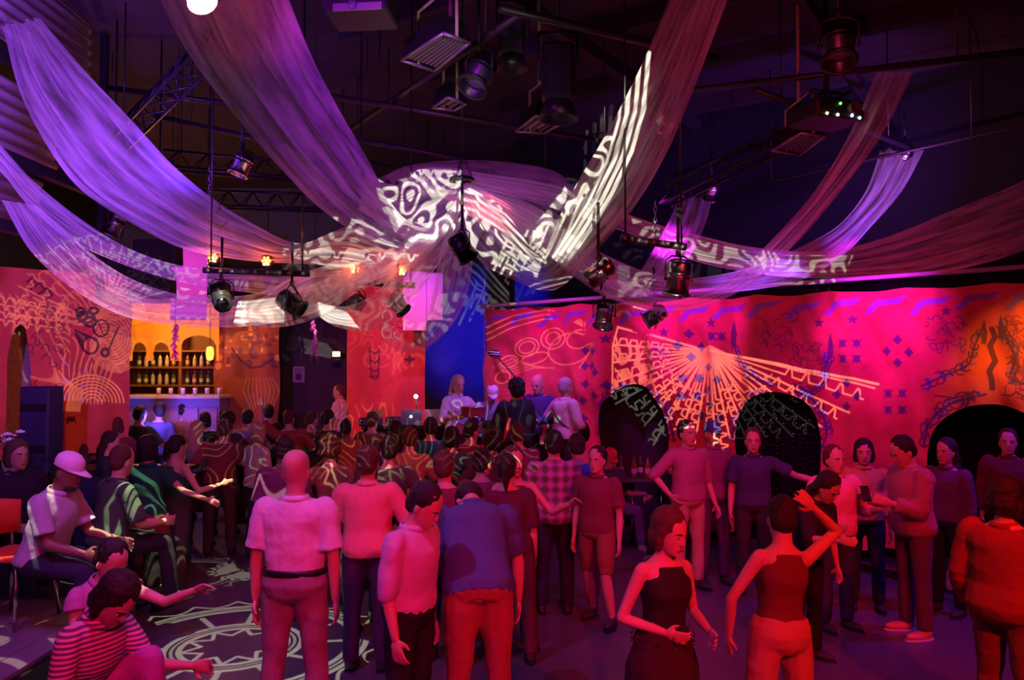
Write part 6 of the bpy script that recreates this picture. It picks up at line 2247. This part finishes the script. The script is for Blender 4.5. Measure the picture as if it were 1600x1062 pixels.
tag(link('pedestal_table', bm, black, None, True, (fb.x, fb.y, 0)), 'tall thin black table under the lilac flowers', 'table')

# the dancing crowd: one figure per entry
CROWD = [
    # px, py(head), height, facing, hair, hair material, top colour, sleeve, female, label
    (120, 652, 1.66, 150, 'curly', hair_dark, (.10, .05, .12), .6, 1, 'curly-haired woman in plum at the left edge of the crowd, by the orange cloth'),
    (152, 634, 1.74, 175, 'short', hair_dark, (.04, .05, .12), .9, 0, 'man in dark blue at the foot of the orange cloth'),
    (186, 645, 1.70, 190, 'bob', hair_brown, (.22, .05, .08), .5, 1, 'woman in wine red in front of the right edge of the orange cloth'),
    (214, 630, 1.76, 170, 'short', hair_dark, (.05, .10, .10), .5, 0, 'man in dark teal in front of the left end of the bar'),
    (246, 625, 1.78, 200, 'short', hair_dark, (.12, .10, .16), .9, 0, 'tall man in grey-violet before the middle of the bar'),
    (288, 626, 1.76, 165, 'short', hair_dark, (.30, .12, .10), .5, 0, 'man in brick red before the right end of the bar'),
    (312, 652, 1.66, 185, 'long', hair_fair, (.20, .28, .20), .3, 1, 'fair-haired woman in sage green in front of the bar'),
    (352, 640, 1.72, 178, 'curly', hair_dark, (.08, .04, .04), .6, 0, 'curly-haired man in brown below the dim orange cloth'),
    (388, 636, 1.72, 160, 'short', hair_dark, (.30, .22, .42), .5, 0, 'man in lilac below the dim orange cloth'),
    (418, 628, 1.76, 200, 'short', hair_dark, (.05, .05, .05), .9, 0, 'man in black at the right edge of the dim orange cloth'),
    (402, 655, 1.68, 150, 'bob', hair_fair, (.55, .58, .50), .4, 1, 'fair-haired woman in pale green in the middle left of the crowd'),
    (455, 634, 1.74, 190, 'cropped', hair_brown, (.35, .08, .05), .5, 0, 'man in rust below the framed notice'),
    (486, 642, 1.68, 170, 'tail', hair_brown, (.10, .16, .10), .3, 1, 'woman with a ponytail and moss green top below the garland'),
    (512, 632, 1.74, 140, 'short', hair_dark, (.06, .03, .04), .8, 0, 'man in near-black maroon below the yellow corridor light'),
    (545, 650, 1.66, 195, 'bun', hair_dark, (.40, .14, .07), .4, 1, 'woman with a bun and copper top below the red cloth'),
    (580, 645, 1.72, 172, 'short', hair_brown, (.20, .12, .06), .6, 0, 'man in brown before the left mixer'),
    (612, 652, 1.70, 185, 'long', hair_dark, (.14, .05, .16), .4, 1, 'long-haired woman in violet before the edge-on laptop'),
    (640, 662, 1.70, 165, 'short', hair_brown, (.42, .28, .16), .5, 0, 'man in tan before the silver laptop'),
    (672, 650, 1.72, 190, 'short', hair_dark, (.05, .16, .15), .5, 0, 'man in dark turquoise before the grey laptop'),
    (703, 664, 1.68, 175, 'bob', hair_dark, (.06, .14, .12), .4, 1, 'woman with a bob and petrol top below the fair-haired musician'),
    (735, 656, 1.72, 150, 'short', hair_dark, (.40, .04, .07), .6, 0, 'man in crimson below the drum'),
    (772, 664, 1.70, 200, 'curly', hair_dark, (.08, .04, .06), .6, 0, 'curly-haired man in dark plum below the percussionist'),
    (815, 662, 1.72, 170, 'short', hair_brown, (.25, .06, .14), .5, 0, 'man in raspberry below the bald musician'),
    (905, 672, 1.70, 190, 'short', hair_dark, (.07, .12, .42), .5, 0, 'man in bright blue below the guitarist, left of the first arch'),
    (170, 668, 1.62, 120, 'long', hair_dark, (.03, .06, .07), .6, 1, 'long-haired woman in dark slate near the left of the crowd'),
    (275, 672, 1.68, 140, 'tail', hair_dark, (.04, .12, .08), .3, 1, 'woman with a ponytail and bottle green top'),
    (345, 655, 1.70, 200, 'short', hair_brown, (.28, .06, .06), .5, 0, 'man in dark red between the green dancer and the bald man'),
    (318, 640, 1.66, 180, 'bob', hair_dark, (.02, .06, .06), .5, 1, 'woman in black-green behind the man in dark red, left of the bald man'),
    (440, 675, 1.72, 185, 'short', hair_dark, (.16, .05, .12), .5, 0, 'man in mulberry just beyond the bald man'),
    (520, 676, 1.70, 170, 'curly', hair_brown, (.30, .16, .09), .4, 1, 'curly-haired woman in ochre just right of the bald man'),
    (572, 690, 1.68, 160, 'long', hair_brown, (.14, .10, .05), .4, 1, 'long-haired woman in olive left of the bowed man'),
    (610, 688, 1.72, 195, 'short', hair_dark, (.10, .14, .09), .5, 0, 'man in grey-green beyond the bowed man'),
    (700, 696, 1.70, 175, 'short', hair_brown, (.18, .04, .06), .6, 0, 'man in ox-blood above the stooping man'),
    (752, 700, 1.66, 165, 'bun', hair_dark, (.22, .05, .09), .4, 1, 'woman with a bun above the stooping man'),
    (800, 700, 1.68, 190, 'tail', hair_dark, (.10, .03, .05), .5, 1, 'woman with a ponytail left of the checked shirt'),
]
AUP = {'L': ((.6, -.3, .5), (.1, -.4, 1)), 'R': ((-.5, -.3, -.8), (0, -.9, .3))}
AMID = {'L': ((.5, -.2, -.7), (.1, -1, .2)), 'R': ((-.5, -.2, -.7), (-.1, -1, .2))}
ASW = {'L': ((.6, .2, -.8), (.6, -.4, -.5)), 'R': ((-.3, -.5, -.8), (.2, -1, .1))}
rr = random.Random(21)
taken = []
for i, (px, py, h, fc, hk, hm, tc_, slv, fem, lab) in enumerate(CROWD):
    X, D = at_head(px, py, h)
    D = min(D, 11.4 if 440 < px < 900 else 12.4)
    X = P(px, py, D).x
    h = min(h, EYE - (py - HORIZON) * D / F) if D in (11.4, 12.4) else h
    while any(math.hypot(X - q[0], D - q[1]) < .50 for q in taken):
        D += .12
        X = P(px, py, D).x
    taken.append((X, D))
    arms_ = (None, AMID, ASW, AMID, None, AUP if i in (11, 16) else ASW)[i % 6]
    lg = {'L': ((.10, rr.uniform(-.2, .05), -1), (.03, .12, -1)), 'R': ((-.10, rr.uniform(-.05, .12), -1), (-.03, .06, -1))}
    person(lab, X, D, fc, h, build=rr.uniform(.95, 1.08), twist=rr.uniform(-12, 12), tilt=rr.uniform(-4, 4), nod=rr.uniform(0, 14), turn=rr.uniform(-20, 20), arms=arms_, legs=lg,
           top=('tank' if slv <= .3 else 'shirt', tc_), sleeve=slv, bottom=('skirt' if fem and i % 3 == 0 else 'trousers', rr.choice([BLK, (.04, .04, .09), (.10, .05, .05), (.06, .06, .05)])),
           hair=(hk, hm), female=bool(fem), level=0, group='dancers in the crowd', skin_m=skin if i % 7 else skin_dark)
